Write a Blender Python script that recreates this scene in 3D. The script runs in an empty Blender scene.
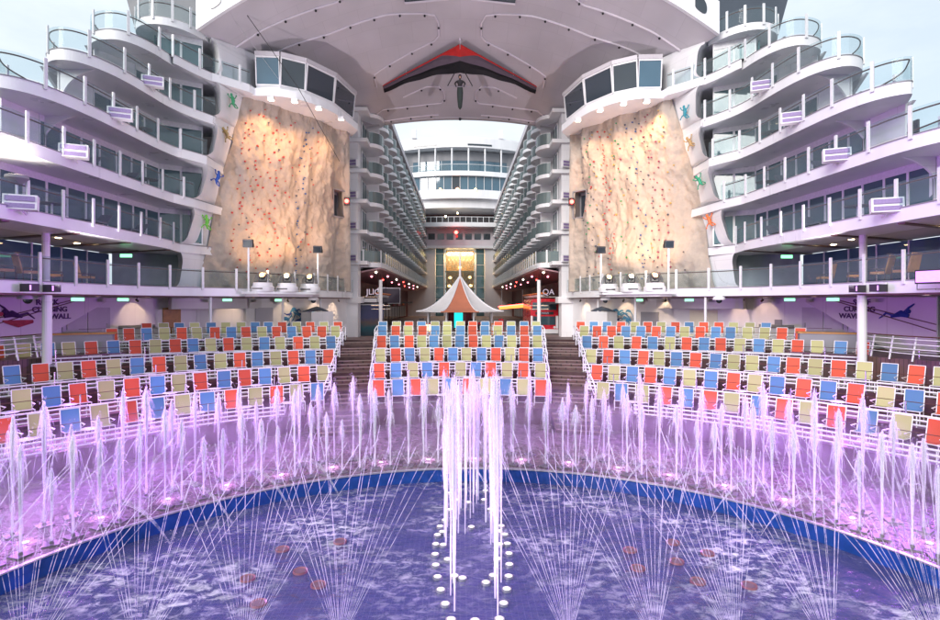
import bpy, bmesh, math, random
from mathutils import Vector, Matrix, noise
random.seed(7)
PI = math.pi
R = math.radians
sc = bpy.context.scene
C = sc.collection

# ------------------------------------------------------------------ materials
def new_mat(name):
    m = bpy.data.materials.new(name); m.use_nodes = True
    nt = m.node_tree; nt.nodes.clear()
    out = nt.nodes.new('ShaderNodeOutputMaterial')
    return m, nt, nt.nodes, nt.links, out

def paint(name, col, rough=.5, var=.12, scale=1.5, bump=0.0, bscale=20, metal=0.0, streak=False, spec=.5, coat=0.0, seam=None):
    """procedural paint: large soft mottling + vertical weather streaks + fine bump"""
    m, nt, N, L, out = new_mat(name)
    b = N.new('ShaderNodeBsdfPrincipled'); L.new(b.outputs[0], out.inputs[0])
    tc = N.new('ShaderNodeNewGeometry')
    n1 = N.new('ShaderNodeTexNoise'); n1.inputs['Scale'].default_value = scale; n1.inputs['Detail'].default_value = 5
    src = tc.outputs['Position']
    if streak:
        mp = N.new('ShaderNodeMapping'); mp.inputs['Scale'].default_value = (1, 1, .12)
        L.new(src, mp.inputs[0]); src = mp.outputs[0]
    L.new(src, n1.inputs['Vector'])
    r = N.new('ShaderNodeValToRGB')
    r.color_ramp.elements[0].position = .3; r.color_ramp.elements[1].position = .72
    r.color_ramp.elements[0].color = tuple(c*(1-var) for c in col) + (1,)
    r.color_ramp.elements[1].color = tuple(min(1, c*(1+var*.5)) for c in col) + (1,)
    L.new(n1.outputs[0], r.inputs[0]); L.new(r.outputs[0], b.inputs['Base Color'])
    if seam:
        # welded plate seams: long plates laid along the surface
        sp = N.new('ShaderNodeSeparateXYZ'); L.new(tc.outputs['Position'], sp.inputs[0])
        cb = N.new('ShaderNodeCombineXYZ')
        if seam == 'flat': L.new(sp.outputs['X'], cb.inputs['X']); L.new(sp.outputs['Y'], cb.inputs['Y'])
        else:
            ad = N.new('ShaderNodeMath'); ad.operation = 'ADD'; L.new(sp.outputs['X'], ad.inputs[0]); L.new(sp.outputs['Y'], ad.inputs[1])
            L.new(ad.outputs[0], cb.inputs['X']); L.new(sp.outputs['Z'], cb.inputs['Y'])
        bk = N.new('ShaderNodeTexBrick'); bk.inputs['Scale'].default_value = 1; bk.inputs['Brick Width'].default_value = 3.1 if seam != 'flat' else 2.6
        bk.inputs['Row Height'].default_value = 2.95 if seam != 'flat' else 2.2; bk.inputs['Mortar Size'].default_value = .012; bk.inputs['Mortar Smooth'].default_value = .4
        bk.inputs['Color1'].default_value = (1, 1, 1, 1); bk.inputs['Color2'].default_value = (.965, .965, .96, 1); bk.inputs['Mortar'].default_value = (.80, .79, .79, 1)
        L.new(cb.outputs[0], bk.inputs['Vector'])
        mxs = N.new('ShaderNodeMix'); mxs.data_type = 'RGBA'; mxs.blend_type = 'MULTIPLY'; mxs.inputs[0].default_value = 1
        L.new(r.outputs[0], mxs.inputs[6]); L.new(bk.outputs['Color'], mxs.inputs[7]); L.new(mxs.outputs[2], b.inputs['Base Color'])
    mr = N.new('ShaderNodeMapRange'); mr.inputs['To Min'].default_value = max(0, rough-.1); mr.inputs['To Max'].default_value = min(1, rough+.12)
    L.new(n1.outputs[0], mr.inputs['Value']); L.new(mr.outputs[0], b.inputs['Roughness'])
    b.inputs['Metallic'].default_value = metal
    b.inputs['Specular IOR Level'].default_value = spec
    b.inputs['Coat Weight'].default_value = coat
    if bump:
        n2 = N.new('ShaderNodeTexNoise'); n2.inputs['Scale'].default_value = bscale; n2.inputs['Detail'].default_value = 3
        L.new(tc.outputs['Position'], n2.inputs['Vector'])
        bp = N.new('ShaderNodeBump'); bp.inputs['Strength'].default_value = bump; bp.inputs['Distance'].default_value = .05
        L.new(n2.outputs[0], bp.inputs['Height']); L.new(bp.outputs[0], b.inputs['Normal'])
    return m

def glass(name, tint, refl=.12, trans=.75, rough=.03, fres=.6):
    m, nt, N, L, out = new_mat(name)
    t = N.new('ShaderNodeBsdfTransparent'); t.inputs[0].default_value = tint + (1,)
    g = N.new('ShaderNodeBsdfPrincipled'); g.inputs['Base Color'].default_value = (.35*tint[0], .38*tint[1], .4*tint[2], 1)
    g.inputs['Roughness'].default_value = rough; g.inputs['Specular IOR Level'].default_value = 1.0
    lw = N.new('ShaderNodeLayerWeight'); lw.inputs['Blend'].default_value = .35
    mr = N.new('ShaderNodeMapRange'); mr.inputs['To Min'].default_value = 1-trans; mr.inputs['To Max'].default_value = min(1, 1-trans+fres)
    n = N.new('ShaderNodeTexNoise'); n.inputs['Scale'].default_value = .6
    ge = N.new('ShaderNodeNewGeometry'); L.new(ge.outputs['Position'], n.inputs['Vector'])
    ad = N.new('ShaderNodeMath'); ad.operation = 'MULTIPLY_ADD'; ad.inputs[1].default_value = .16*(1-trans)*2; 
    L.new(n.outputs[0], ad.inputs[0]); L.new(mr.outputs[0], ad.inputs[2])
    L.new(lw.outputs['Fresnel'], mr.inputs['Value'])
    mx = N.new('ShaderNodeMixShader'); L.new(ad.outputs[0], mx.inputs[0]); L.new(t.outputs[0], mx.inputs[1]); L.new(g.outputs[0], mx.inputs[2])
    L.new(mx.outputs[0], out.inputs[0])
    return m

def emit(name, col, st):
    m, nt, N, L, out = new_mat(name)
    e = N.new('ShaderNodeEmission'); e.inputs[0].default_value = col + (1,); e.inputs[1].default_value = st
    n = N.new('ShaderNodeTexNoise'); n.inputs['Scale'].default_value = 6
    mr = N.new('ShaderNodeMapRange'); mr.inputs['To Min'].default_value = st*.8; mr.inputs['To Max'].default_value = st*1.15
    L.new(n.outputs[0], mr.inputs['Value']); L.new(mr.outputs[0], e.inputs[1])
    L.new(e.outputs[0], out.inputs[0])
    return m

def water_strand(name, fac, col=(.93, .93, .96), breaks=False):
    m, nt, N, L, out = new_mat(name)
    t = N.new('ShaderNodeBsdfTransparent')
    d = N.new('ShaderNodeBsdfDiffuse'); d.inputs[0].default_value = col + (1,)
    tr = N.new('ShaderNodeBsdfTranslucent'); tr.inputs[0].default_value = col + (1,)
    a = N.new('ShaderNodeMixShader'); a.inputs[0].default_value = .5
    L.new(d.outputs[0], a.inputs[1]); L.new(tr.outputs[0], a.inputs[2])
    ge = N.new('ShaderNodeNewGeometry')
    mp = N.new('ShaderNodeMapping'); mp.inputs['Scale'].default_value = (9, 9, 2.2); L.new(ge.outputs['Position'], mp.inputs[0])
    n = N.new('ShaderNodeTexNoise'); n.inputs['Scale'].default_value = 1; n.inputs['Detail'].default_value = 3; L.new(mp.outputs[0], n.inputs['Vector'])
    mr = N.new('ShaderNodeMapRange'); mr.inputs['From Min'].default_value = .3; mr.inputs['From Max'].default_value = .7
    mr.inputs['To Min'].default_value = fac*.5; mr.inputs['To Max'].default_value = min(1, fac*1.35)
    L.new(n.outputs[0], mr.inputs['Value'])
    if breaks:
        # the stream breaks into beads: short gaps, uneven along its length
        mp.inputs['Scale'].default_value = (5, 5, 7); mr.inputs['From Min'].default_value = .34; mr.inputs['From Max'].default_value = .62; mr.inputs['To Min'].default_value = fac*.35; mr.inputs['To Max'].default_value = min(1, fac*1.9)
    mx = N.new('ShaderNodeMixShader'); L.new(mr.outputs[0], mx.inputs[0]); L.new(t.outputs[0], mx.inputs[1]); L.new(a.outputs[0], mx.inputs[2])
    L.new(mx.outputs[0], out.inputs[0])
    return m

M = {}
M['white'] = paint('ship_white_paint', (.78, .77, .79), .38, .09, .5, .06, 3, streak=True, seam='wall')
M['fascia'] = paint('balcony_fascia_paint', (.80, .80, .82), .3, .07, .8, .04, 2, streak=True)
M['under'] = paint('ceiling_panel_paint', (.60, .56, .60), .55, .12, .35, .05, 4, seam='flat')
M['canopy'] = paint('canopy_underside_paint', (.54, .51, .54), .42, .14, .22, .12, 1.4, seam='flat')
M['trim'] = paint('canopy_trim_paint', (.66, .61, .66), .4, .05, 2)
M['rail'] = paint('white_powder_coat', (.75, .75, .77), .35, .1, 8)
M['brownrail'] = paint('varnished_brown_handrail', (.10, .035, .025), .3, .3, 6)
M['steel'] = paint('brushed_steel', (.55, .55, .57), .3, .15, 8, metal=.8)
M['dark'] = paint('black_plastic', (.018, .017, .02), .45, .2, 5)
M['slate'] = paint('slate_blue_paint', (.07, .085, .11), .4, .15, .4)
M['grey'] = paint('grey_paint', (.25, .25, .27), .5, .1, 1)
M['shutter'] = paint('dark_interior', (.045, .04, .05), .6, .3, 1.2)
M['deckwood'] = None
M['riser'] = paint('mahogany_riser', (.060, .024, .026), .45, .45, 3, .1, 30)
M['glass'] = glass('balustrade_glass', (.92, .97, .975), trans=.95, fres=.14)
M['teal'] = glass('teal_window_glass', (.30, .52, .55), trans=.42)
M['bluewin'] = glass('blue_window_glass', (.16, .33, .45), trans=.22)
M['darkwin'] = glass('dark_window_glass', (.10, .13, .16), trans=.35)
M['balglass'] = glass('frosted_green_glass', (.50, .60, .58), trans=.42, rough=.2)
M['curtain'] = paint('teal_curtain', (.10, .25, .27), .8, .5, 3, streak=True)
M['purplegrille'] = paint('purple_grille', (.30, .22, .42), .6, .3, 30)
M['red'] = paint('red_gloss', (.55, .015, .03), .25, .1, 2, coat=.4)
M['redsail'] = paint('red_sailcloth', (.50, .02, .02), .5, .15, 2)
M['greysail'] = paint('grey_sailcloth', (.11, .08, .11), .6, .15, 2)
M['blacksail'] = paint('black_sailcloth', (.006, .006, .010), .6, .15, 2)
M['tentwhite'] = paint('white_tent_fabric', (.76, .74, .74), .7, .06, 1.5, .15, 6)
M['tentorange'] = paint('orange_tent_fabric', (.50, .17, .095), .7, .1, 1.5, .15, 6)
M['orange'] = paint('orange_paint', (.75, .2, .04), .5, .15, 2)
M['door'] = paint('door_paint', (.52, .49, .54), .45, .06, 2)
M['oak'] = paint('orange_oak', (.50, .25, .08), .5, .25, 3)  # orange-brown oak, shared by door, armchairs and counter tops
M['table'] = paint('white_table', (.70, .70, .72), .3, .1, 6)
M['frame'] = paint('aluminium_chair_frame', (.72, .71, .70), .35, .1, 10)
M['bus_glass'] = glass('bus_glass', (.12, .2, .24), trans=.2)
M['brass'] = paint('brass', (.65, .38, .12), .3, .2, 3, metal=.9)
M['coral_rim'] = paint('coral_ring', (.26, .10, .13), .4, .3, 5)
M['nozzle_steel'] = paint('dull_nozzle_steel', (.16, .14, .17), .5, .2, 6)
M['text_dark'] = paint('mural_purple_ink', (.05, .015, .09), .6, .2, 8)
M['text_blue'] = paint('mural_blue_ink', (.02, .05, .28), .6, .3, 4)
M['mural_mid'] = paint('mural_mid_blue', (.06, .26, .48), .6, .4, 3)
M['mural_red'] = paint('mural_red_ink', (.40, .05, .08), .6, .3, 5)
M['skin'] = paint('skin', (.45, .26, .19), .6, .1, 20)

def weave(name, col):
    m, nt, N, L, out = new_mat(name)
    b = N.new('ShaderNodeBsdfPrincipled'); L.new(b.outputs[0], out.inputs[0])
    oi = N.new('ShaderNodeObjectInfo')
    hv = N.new('ShaderNodeHueSaturation')
    mr = N.new('ShaderNodeMapRange'); mr.inputs['To Min'].default_value = .78; mr.inputs['To Max'].default_value = 1.15
    L.new(oi.outputs['Random'], mr.inputs['Value']); L.new(mr.outputs[0], hv.inputs['Value'])
    tc = N.new('ShaderNodeTexCoord')
    w = N.new('ShaderNodeTexWave'); w.bands_direction = 'Z'; w.inputs['Scale'].default_value = 14; w.inputs['Distortion'].default_value = .4
    L.new(tc.outputs['Object'], w.inputs['Vector'])
    r = N.new('ShaderNodeMix'); r.data_type = 'RGBA'
    r.inputs[6].default_value = tuple(c*.88 for c in col) + (1,); r.inputs[7].default_value = col + (1,)
    L.new(w.outputs['Fac'], r.inputs[0]); L.new(r.outputs[2], hv.inputs['Color']); L.new(hv.outputs[0], b.inputs['Base Color'])
    b.inputs['Roughness'].default_value = .75
    return m
M['c_R'] = weave('red_orange_mesh', (.60, .085, .035))
M['c_B'] = weave('blue_mesh', (.085, .215, .39))
M['c_G'] = weave('olive_green_mesh', (.40, .40, .17))

def deck_wood():
    m, nt, N, L, out = new_mat('dark_deck_planks')
    b = N.new('ShaderNodeBsdfPrincipled'); L.new(b.outputs[0], out.inputs[0])
    ge = N.new('ShaderNodeNewGeometry')
    w = N.new('ShaderNodeTexBrick'); w.inputs['Scale'].default_value = 1
    w.inputs['Brick Width'].default_value = 2.2; w.inputs['Row Height'].default_value = .14; w.inputs['Mortar Size'].default_value = .008
    w.inputs['Color1'].default_value = (.11, .055, .05, 1); w.inputs['Color2'].default_value = (.075, .036, .034, 1); w.inputs['Mortar'].default_value = (.01, .006, .006, 1)
    L.new(ge.outputs['Position'], w.inputs['Vector']); L.new(w.outputs['Color'], b.inputs['Base Color'])
    b.inputs['Roughness'].default_value = .4
    return m
M['deckwood'] = deck_wood()
def boardwalk_wood():
    m, nt, N, L, out = new_mat('boardwalk_planks')
    b = N.new('ShaderNodeBsdfPrincipled'); L.new(b.outputs[0], out.inputs[0])
    ge = N.new('ShaderNodeNewGeometry')
    w = N.new('ShaderNodeTexBrick'); w.inputs['Scale'].default_value = 1
    w.inputs['Brick Width'].default_value = 2.4; w.inputs['Row Height'].default_value = .15; w.inputs['Mortar Size'].default_value = .006
    w.inputs['Color1'].default_value = (.34, .25, .24, 1); w.inputs['Color2'].default_value = (.26, .19, .18, 1); w.inputs['Mortar'].default_value = (.05, .04, .04, 1)
    L.new(ge.outputs['Position'], w.inputs['Vector']); L.new(w.outputs['Color'], b.inputs['Base Color'])
    b.inputs['Roughness'].default_value = .5
    return m
M['boardwalk'] = boardwalk_wood()

def wet_tile():
    m, nt, N, L, out = new_mat('wet_splash_deck')
    b = N.new('ShaderNodeBsdfPrincipled'); L.new(b.outputs[0], out.inputs[0])
    ge = N.new('ShaderNodeNewGeometry')
    n = N.new('ShaderNodeTexNoise'); n.inputs['Scale'].default_value = 4; n.inputs['Detail'].default_value = 8; n.inputs['Roughness'].default_value = .75
    L.new(ge.outputs['Position'], n.inputs['Vector'])
    r = N.new('ShaderNodeValToRGB'); e = r.color_ramp.elements
    e[0].position = .38; e[0].color = (.05, .028, .042, 1); e[1].position = .70; e[1].color = (.36, .26, .33, 1)
    L.new(n.outputs[0], r.inputs[0]); L.new(r.outputs[0], b.inputs['Base Color'])
    b.inputs['Roughness'].default_value = .12
    n2 = N.new('ShaderNodeTexNoise'); n2.inputs['Scale'].default_value = 9; n2.inputs['Detail'].default_value = 4
    L.new(ge.outputs['Position'], n2.inputs['Vector'])
    bp = N.new('ShaderNodeBump'); bp.inputs['Strength'].default_value = .7; bp.inputs['Distance'].default_value = .04
    L.new(n2.outputs[0], bp.inputs['Height']); L.new(bp.outputs[0], b.inputs['Normal'])
    return m
M['wet'] = wet_tile()

def tiles(name, c1, c2, mortar, scale=1, size=.09):
    m, nt, N, L, out = new_mat(name)
    b = N.new('ShaderNodeBsdfPrincipled'); L.new(b.outputs[0], out.inputs[0])
    ge = N.new('ShaderNodeNewGeometry')
    w = N.new('ShaderNodeTexBrick'); w.offset = 0; w.inputs['Scale'].default_value = scale
    w.inputs['Brick Width'].default_value = size; w.inputs['Row Height'].default_value = size; w.inputs['Mortar Size'].default_value = size*.07
    w.inputs['Color1'].default_value = c1 + (1,); w.inputs['Color2'].default_value = c2 + (1,); w.inputs['Mortar'].default_value = mortar + (1,)
    L.new(ge.outputs['Position'], w.inputs['Vector']); L.new(w.outputs['Color'], b.inputs['Base Color'])
    b.inputs['Roughness'].default_value = .2
    return m
M['rimtile'] = paint('royal_blue_glazed_rim', (.012, .055, .26), .18, .25, 4)
M['floortile'] = tiles('pool_floor_mosaic', (.05, .065, .17), (.07, .09, .22), (.22, .22, .32), 1, .14)

def pool_water():
    m, nt, N, L, out = new_mat('agitated_pool_water')
    ge = N.new('ShaderNodeNewGeometry')
    # churned foam: streaky fine noise gated by broad patches and by distance from pool centre
    sub = N.new('ShaderNodeVectorMath'); sub.operation = 'SUBTRACT'; sub.inputs[1].default_value = (.3, 8.2, -6)
    L.new(ge.outputs['Position'], sub.inputs[0])
    ln = N.new('ShaderNodeVectorMath'); ln.operation = 'LENGTH'; L.new(sub.outputs[0], ln.inputs[0])
    rr = N.new('ShaderNodeValToRGB'); e = rr.color_ramp.elements
    e[0].position = 0; e[0].color = (.12,)*3 + (1,); e[1].position = 1; e[1].color = (.35,)*3 + (1,)
    for p, v in ((.30, .30), (.52, .55), (.72, .92), (.86, 1.0), (.95, .55)):
        q = e.new(p); q.color = (v, v, v, 1)
    dv = N.new('ShaderNodeMath'); dv.operation = 'DIVIDE'; dv.inputs[1].default_value = 10.25
    L.new(ln.outputs['Value'], dv.inputs[0]); L.new(dv.outputs[0], rr.inputs[0])
    big = N.new('ShaderNodeTexNoise'); big.inputs['Scale'].default_value = .42; big.inputs['Detail'].default_value = 3; L.new(ge.outputs['Position'], big.inputs['Vector'])
    bigr = N.new('ShaderNodeMapRange'); bigr.inputs['From Min'].default_value = .40; bigr.inputs['From Max'].default_value = .60; L.new(big.outputs[0], bigr.inputs['Value'])
    mp = N.new('ShaderNodeMapping'); mp.inputs['Scale'].default_value = (1.0, 1.35, 1); L.new(ge.outputs['Position'], mp.inputs[0])
    fine = N.new('ShaderNodeTexNoise'); fine.inputs['Scale'].default_value = 3.0; fine.inputs['Detail'].default_value = 9; fine.inputs['Roughness'].default_value = .72; fine.inputs['Distortion'].default_value = .55
    L.new(mp.outputs[0], fine.inputs['Vector'])
    fr = N.new('ShaderNodeMapRange'); fr.inputs['From Min'].default_value = .47; fr.inputs['From Max'].default_value = .67; L.new(fine.outputs[0], fr.inputs['Value'])
    m1 = N.new('ShaderNodeMath'); m1.operation = 'MULTIPLY'; L.new(rr.outputs[0], m1.inputs[0]); L.new(bigr.outputs[0], m1.inputs[1])
    m2 = N.new('ShaderNodeMath'); m2.operation = 'MULTIPLY'; L.new(m1.outputs[0], m2.inputs[0]); L.new(fr.outputs[0], m2.inputs[1])
    m3 = N.new('ShaderNodeMath'); m3.operation = 'MULTIPLY'; m3.inputs[1].default_value = .95; L.new(m2.outputs[0], m3.inputs[0])
    # water body
    rip = N.new('ShaderNodeTexNoise'); rip.inputs['Scale'].default_value = 3.2; rip.inputs['Detail'].default_value = 6; rip.inputs['Distortion'].default_value = .6
    L.new(mp.outputs[0], rip.inputs['Vector'])
    bp = N.new('ShaderNodeBump'); bp.inputs['Strength'].default_value = .8; bp.inputs['Distance'].default_value = .10
    L.new(rip.outputs[0], bp.inputs['Height'])
    tr = N.new('ShaderNodeBsdfTransparent'); tr.inputs[0].default_value = (.66, .70, .85, 1)
    gl = N.new('ShaderNodeBsdfGlossy'); gl.inputs['Roughness'].default_value = .06; L.new(bp.outputs[0], gl.inputs['Normal'])
    df = N.new('ShaderNodeBsdfDiffuse'); df.inputs[0].default_value = (.12, .12, .33, 1)
    body = N.new('ShaderNodeMixShader'); body.inputs[0].default_value = .5; L.new(tr.outputs[0], body.inputs[1]); L.new(df.outputs[0], body.inputs[2])
    fn = N.new('ShaderNodeFresnel'); fn.inputs['IOR'].default_value = 1.33; L.new(bp.outputs[0], fn.inputs['Normal'])
    wmx = N.new('ShaderNodeMixShader'); L.new(fn.outputs[0], wmx.inputs[0]); L.new(body.outputs[0], wmx.inputs[1]); L.new(gl.outputs[0], wmx.inputs[2])
    foam = N.new('ShaderNodeBsdfDiffuse'); foam.inputs[0].default_value = (.85, .84, .88, 1)
    mx = N.new('ShaderNodeMixShader'); L.new(m3.outputs[0], mx.inputs[0]); L.new(wmx.outputs[0], mx.inputs[1]); L.new(foam.outputs[0], mx.inputs[2])
    L.new(mx.outputs[0], out.inputs[0])
    return m
M['water'] = pool_water()

def rock_mat():
    m, nt, N, L, out = new_mat('sculpted_climbing_rock')
    b = N.new('ShaderNodeBsdfPrincipled'); L.new(b.outputs[0], out.inputs[0]); b.inputs['Roughness'].default_value = .8
    ge = N.new('ShaderNodeNewGeometry')
    mp = N.new('ShaderNodeMapping'); mp.inputs['Scale'].default_value = (1, 1, .55); L.new(ge.outputs['Position'], mp.inputs[0])
    n = N.new('ShaderNodeTexNoise'); n.inputs['Scale'].default_value = .7; n.inputs['Detail'].default_value = 8; n.inputs['Roughness'].default_value = .62; L.new(mp.outputs[0], n.inputs['Vector'])
    r = N.new('ShaderNodeValToRGB'); e = r.color_ramp.elements
    e[0].position = .28; e[0].color = (.34, .30, .27, 1); e[1].position = .7; e[1].color = (.50, .42, .35, 1)
    q = e.new(.5); q.color = (.40, .34, .29, 1)
    L.new(n.outputs[0], r.inputs[0]); L.new(r.outputs[0], b.inputs['Base Color'])
    n2 = N.new('ShaderNodeTexNoise'); n2.inputs['Scale'].default_value = 2.2; n2.inputs['Detail'].default_value = 8; n2.inputs['Roughness'].default_value = .6; L.new(ge.outputs['Position'], n2.inputs['Vector'])
    bp = N.new('ShaderNodeBump'); bp.inputs['Strength'].default_value = .6; bp.inputs['Distance'].default_value = .18
    L.new(n2.outputs[0], bp.inputs['Height']); L.new(bp.outputs[0], b.inputs['Normal'])
    return m
M['rock'] = rock_mat()
M['strand'] = water_strand('fine_water_strand', .24)
M['core'] = water_strand('water_jet_core', .95)
M['fan'] = water_strand('thin_fan_jet', .27, breaks=True)
M['e_warm'] = emit('warm_lamp', (1, .72, .38), 14)
M['e_gold'] = emit('gold_bulb', (1, .60, .22), 5)
M['e_white'] = emit('white_lamp', (1, .85, .66), 8)
M['e_cool'] = emit('nozzle_lamp', (1, .78, .95), 2.2)
M['e_purple'] = emit('purple_flood_lens', (.62, .26, 1), 1.4)
M['e_red'] = emit('red_lamp', (1, .05, .04), 10)
M['e_pink'] = emit('pink_lamp', (1, .25, .35), 6)
M['e_orange'] = emit('orange_lamp', (1, .35, .12), 8)
M['e_green'] = emit('exit_sign_green', (.25, 1, .45), 1.3)
M['e_cyan'] = emit('cyan_screen', (.02, .62, .62), .9)
M['e_neon'] = emit('neon_white', (.8, .65, .8), .4)
M['e_sign'] = emit('neon_orange', (1, .25, .05), 1.6)

# ------------------------------------------------------------------ mesh builder
class MB:
    def __init__(s): s.v = []; s.f = []; s.mi = []; s.cur = 0
    def add(s, vs, fs):
        o = len(s.v); s.v += [tuple(p) for p in vs]; s.f += [tuple(i+o for i in f) for f in fs]; s.mi += [s.cur]*len(fs); return s
    def box(s, x0, y0, z0, x1, y1, z1):
        v = [(x, y, z) for z in (z0, z1) for y in (y0, y1) for x in (x0, x1)]
        return s.add(v, [(0,2,3,1), (4,5,7,6), (0,1,5,4), (2,6,7,3), (0,4,6,2), (1,3,7,5)])
    def obox(s, c, size, rz=0, rx=0, ry=0):
        m = Matrix.Translation(c) @ Matrix.Rotation(rz, 4, 'Z') @ Matrix.Rotation(ry, 4, 'Y') @ Matrix.Rotation(rx, 4, 'X')
        a, b, h = (q/2 for q in size)
        v = [m @ Vector((x, y, z)) for z in (-h, h) for y in (-b, b) for x in (-a, a)]
        return s.add(v, [(0,2,3,1), (4,5,7,6), (0,1,5,4), (2,6,7,3), (0,4,6,2), (1,3,7,5)])
    def tube(s, path, r, n=6, caps=True):
        P = [Vector(p) for p in path]; k = len(P)
        rs = r if isinstance(r, (list, tuple)) else [r]*k
        vs = []; fs = []
        up = None
        for i in range(k):
            t = (P[min(i+1, k-1)] - P[max(i-1, 0)])
            if t.length < 1e-9: t = Vector((0, 0, 1))
            t.normalize()
            if up is None: up = Vector((0, 0, 1)) if abs(t.z) < .9 else Vector((0, 1, 0))
            a = t.cross(up)
            if a.length < 1e-4: a = t.cross(Vector((1, 0, 0)))
            a.normalize(); b = a.cross(t); up = b
            for j in range(n):
                q = 2*PI*j/n
                vs.append(P[i] + a*math.cos(q)*rs[i] + b*math.sin(q)*rs[i])
        for i in range(k-1):
            for j in range(n):
                fs.append((i*n+j, i*n+(j+1) % n, (i+1)*n+(j+1) % n, (i+1)*n+j))
        if caps:
            fs.append(tuple(range(n-1, -1, -1))); fs.append(tuple((k-1)*n+j for j in range(n)))
        return s.add(vs, fs)
    def prism(s, pts, z0, z1):
        n = len(pts)
        vs = [(p[0], p[1], z0) for p in pts] + [(p[0], p[1], z1) for p in pts]
        fs = [tuple(range(n-1, -1, -1)), tuple(range(n, 2*n))] + [(i, (i+1) % n, n+(i+1) % n, n+i) for i in range(n)]
        return s.add(vs, fs)
    def wall(s, path, z0, z1, t=.12, closed=False):
        """upright wall of thickness t along a plan path (offset to the left of travel)"""
        P = [Vector((p[0], p[1])) for p in path]; k = len(P)
        O = []
        for i in range(k):
            a = P[max(i-1, 0)]; b = P[min(i+1, k-1)]; d = (b-a).normalized(); O.append(P[i] + Vector((-d.y, d.x))*t)
        vs = []
        for p in P: vs += [(p.x, p.y, z0), (p.x, p.y, z1)]
        for p in O: vs += [(p.x, p.y, z0), (p.x, p.y, z1)]
        fs = []
        for i in range(k-1):
            a, b, c, d = 2*i, 2*i+1, 2*i+3, 2*i+2; o = 2*k
            fs += [(a, d, c, b), (o+a, o+b, o+c, o+d), (b, c, o+c, o+b), (a, o+a, o+d, d)]
        fs += [(0, 1, 2*k+1, 2*k), (2*k-2, 4*k-2, 4*k-1, 2*k-1)]
        return s.add(vs, fs)
    def lathe(s, prof, c=(0, 0, 0), n=24, cap=True):
        vs = []; fs = []
        for r, z in prof:
            for j in range(n):
                q = 2*PI*j/n; vs.append((c[0]+r*math.cos(q), c[1]+r*math.sin(q), c[2]+z))
        for i in range(len(prof)-1):
            for j in range(n):
                fs.append((i*n+j, i*n+(j+1) % n, (i+1)*n+(j+1) % n, (i+1)*n+j))
        if cap:
            fs.append(tuple(range(n-1, -1, -1))); fs.append(tuple((len(prof)-1)*n+j for j in range(n)))
        return s.add(vs, fs)
    def ball(s, c, r, n=8, sq=(1, 1, 1)):
        vs = []; fs = []; m = n//2
        for i in range(1, m):
            a = PI*i/m
            for j in range(n):
                q = 2*PI*j/n
                vs.append((c[0]+r*sq[0]*math.sin(a)*math.cos(q), c[1]+r*sq[1]*math.sin(a)*math.sin(q), c[2]+r*sq[2]*math.cos(a)))
        vs.append((c[0], c[1], c[2]+r*sq[2])); vs.append((c[0], c[1], c[2]-r*sq[2]))
        for i in range(m-2):
            for j in range(n): fs.append((i*n+j, (i+1)*n+j, (i+1)*n+(j+1) % n, i*n+(j+1) % n))
        T = len(vs)-2
        for j in range(n):
            fs.append((T, j, (j+1) % n)); fs.append((T+1, (m-2)*n+(j+1) % n, (m-2)*n+j))
        return s.add(vs, fs)
    def mirror(s, sg):
        if sg < 0:
            s.v = [(-p[0], p[1], p[2]) for p in s.v]; s.f = [tuple(reversed(f)) for f in s.f]
        return s
    def build(s, name, mat, parent=None, smooth=False, world=True, mesh_only=False):
        """parent given and world=True: coordinates are world ones, shifted to the parent's base"""
        off = Vector((0, 0, 0))
        if parent is not None and world:
            q = parent
            while q is not None: off += q.location; q = q.parent
        me = bpy.data.meshes.new(name)
        me.from_pydata([(p[0]-off.x, p[1]-off.y, p[2]-off.z) for p in s.v], [], s.f)
        for mm in (mat if isinstance(mat, (list, tuple)) else [mat]): me.materials.append(mm)
        if isinstance(mat, (list, tuple)):
            for p, i in zip(me.polygons, s.mi): p.material_index = i
        if smooth:
            for p in me.polygons: p.use_smooth = True
            try: me.set_sharp_from_angle(angle=R(40))
            except Exception: pass
        me.update()
        if mesh_only: return me
        o = bpy.data.objects.new(name, me); C.objects.link(o)
        if parent is not None: o.parent = parent
        return o

def tag(o, label=None, cat=None, group=None, kind=None):
    if label: o['label'] = label
    if cat: o['category'] = cat
    if group: o['group'] = group
    if kind: o['kind'] = kind
    return o
def thing(name, label, cat, loc=(0, 0, 0), rz=0, group=None):
    o = bpy.data.objects.new(name, None); C.objects.link(o); o.empty_display_size = .2
    o.location = loc; o.rotation_euler = (0, 0, rz)
    return tag(o, label, cat, group)
def copy_tree(o, parent=None):
    c = o.copy(); C.objects.link(c)
    if parent is not None: c.parent = parent
    for ch in [x for x in KIDS.get(o.name, [])]: copy_tree(ch, c)
    return c
KIDS = {}
def kids_index(root):
    def rec(o, allo):
        KIDS[o.name] = [x for x in allo if x.parent == o]
        for x in KIDS[o.name]: rec(x, allo)
    rec(root, list(C.objects))
def mpart(name, mesh, parent, loc=(0, 0, 0), rz=0, label=None):
    o = bpy.data.objects.new(name, mesh); C.objects.link(o); o.parent = parent; o.location = loc; o.rotation_euler = (0, 0, rz)
    if label: o['label'] = label
    return o
def chaikin(P, it=2):
    for _ in range(it):
        Q = [P[0]]
        for a, b in zip(P[:-1], P[1:]):
            Q.append(tuple(a[i]*.75+b[i]*.25 for i in range(len(a)))); Q.append(tuple(a[i]*.25+b[i]*.75 for i in range(len(a))))
        Q.append(P[-1]); P = Q
    return P
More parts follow.
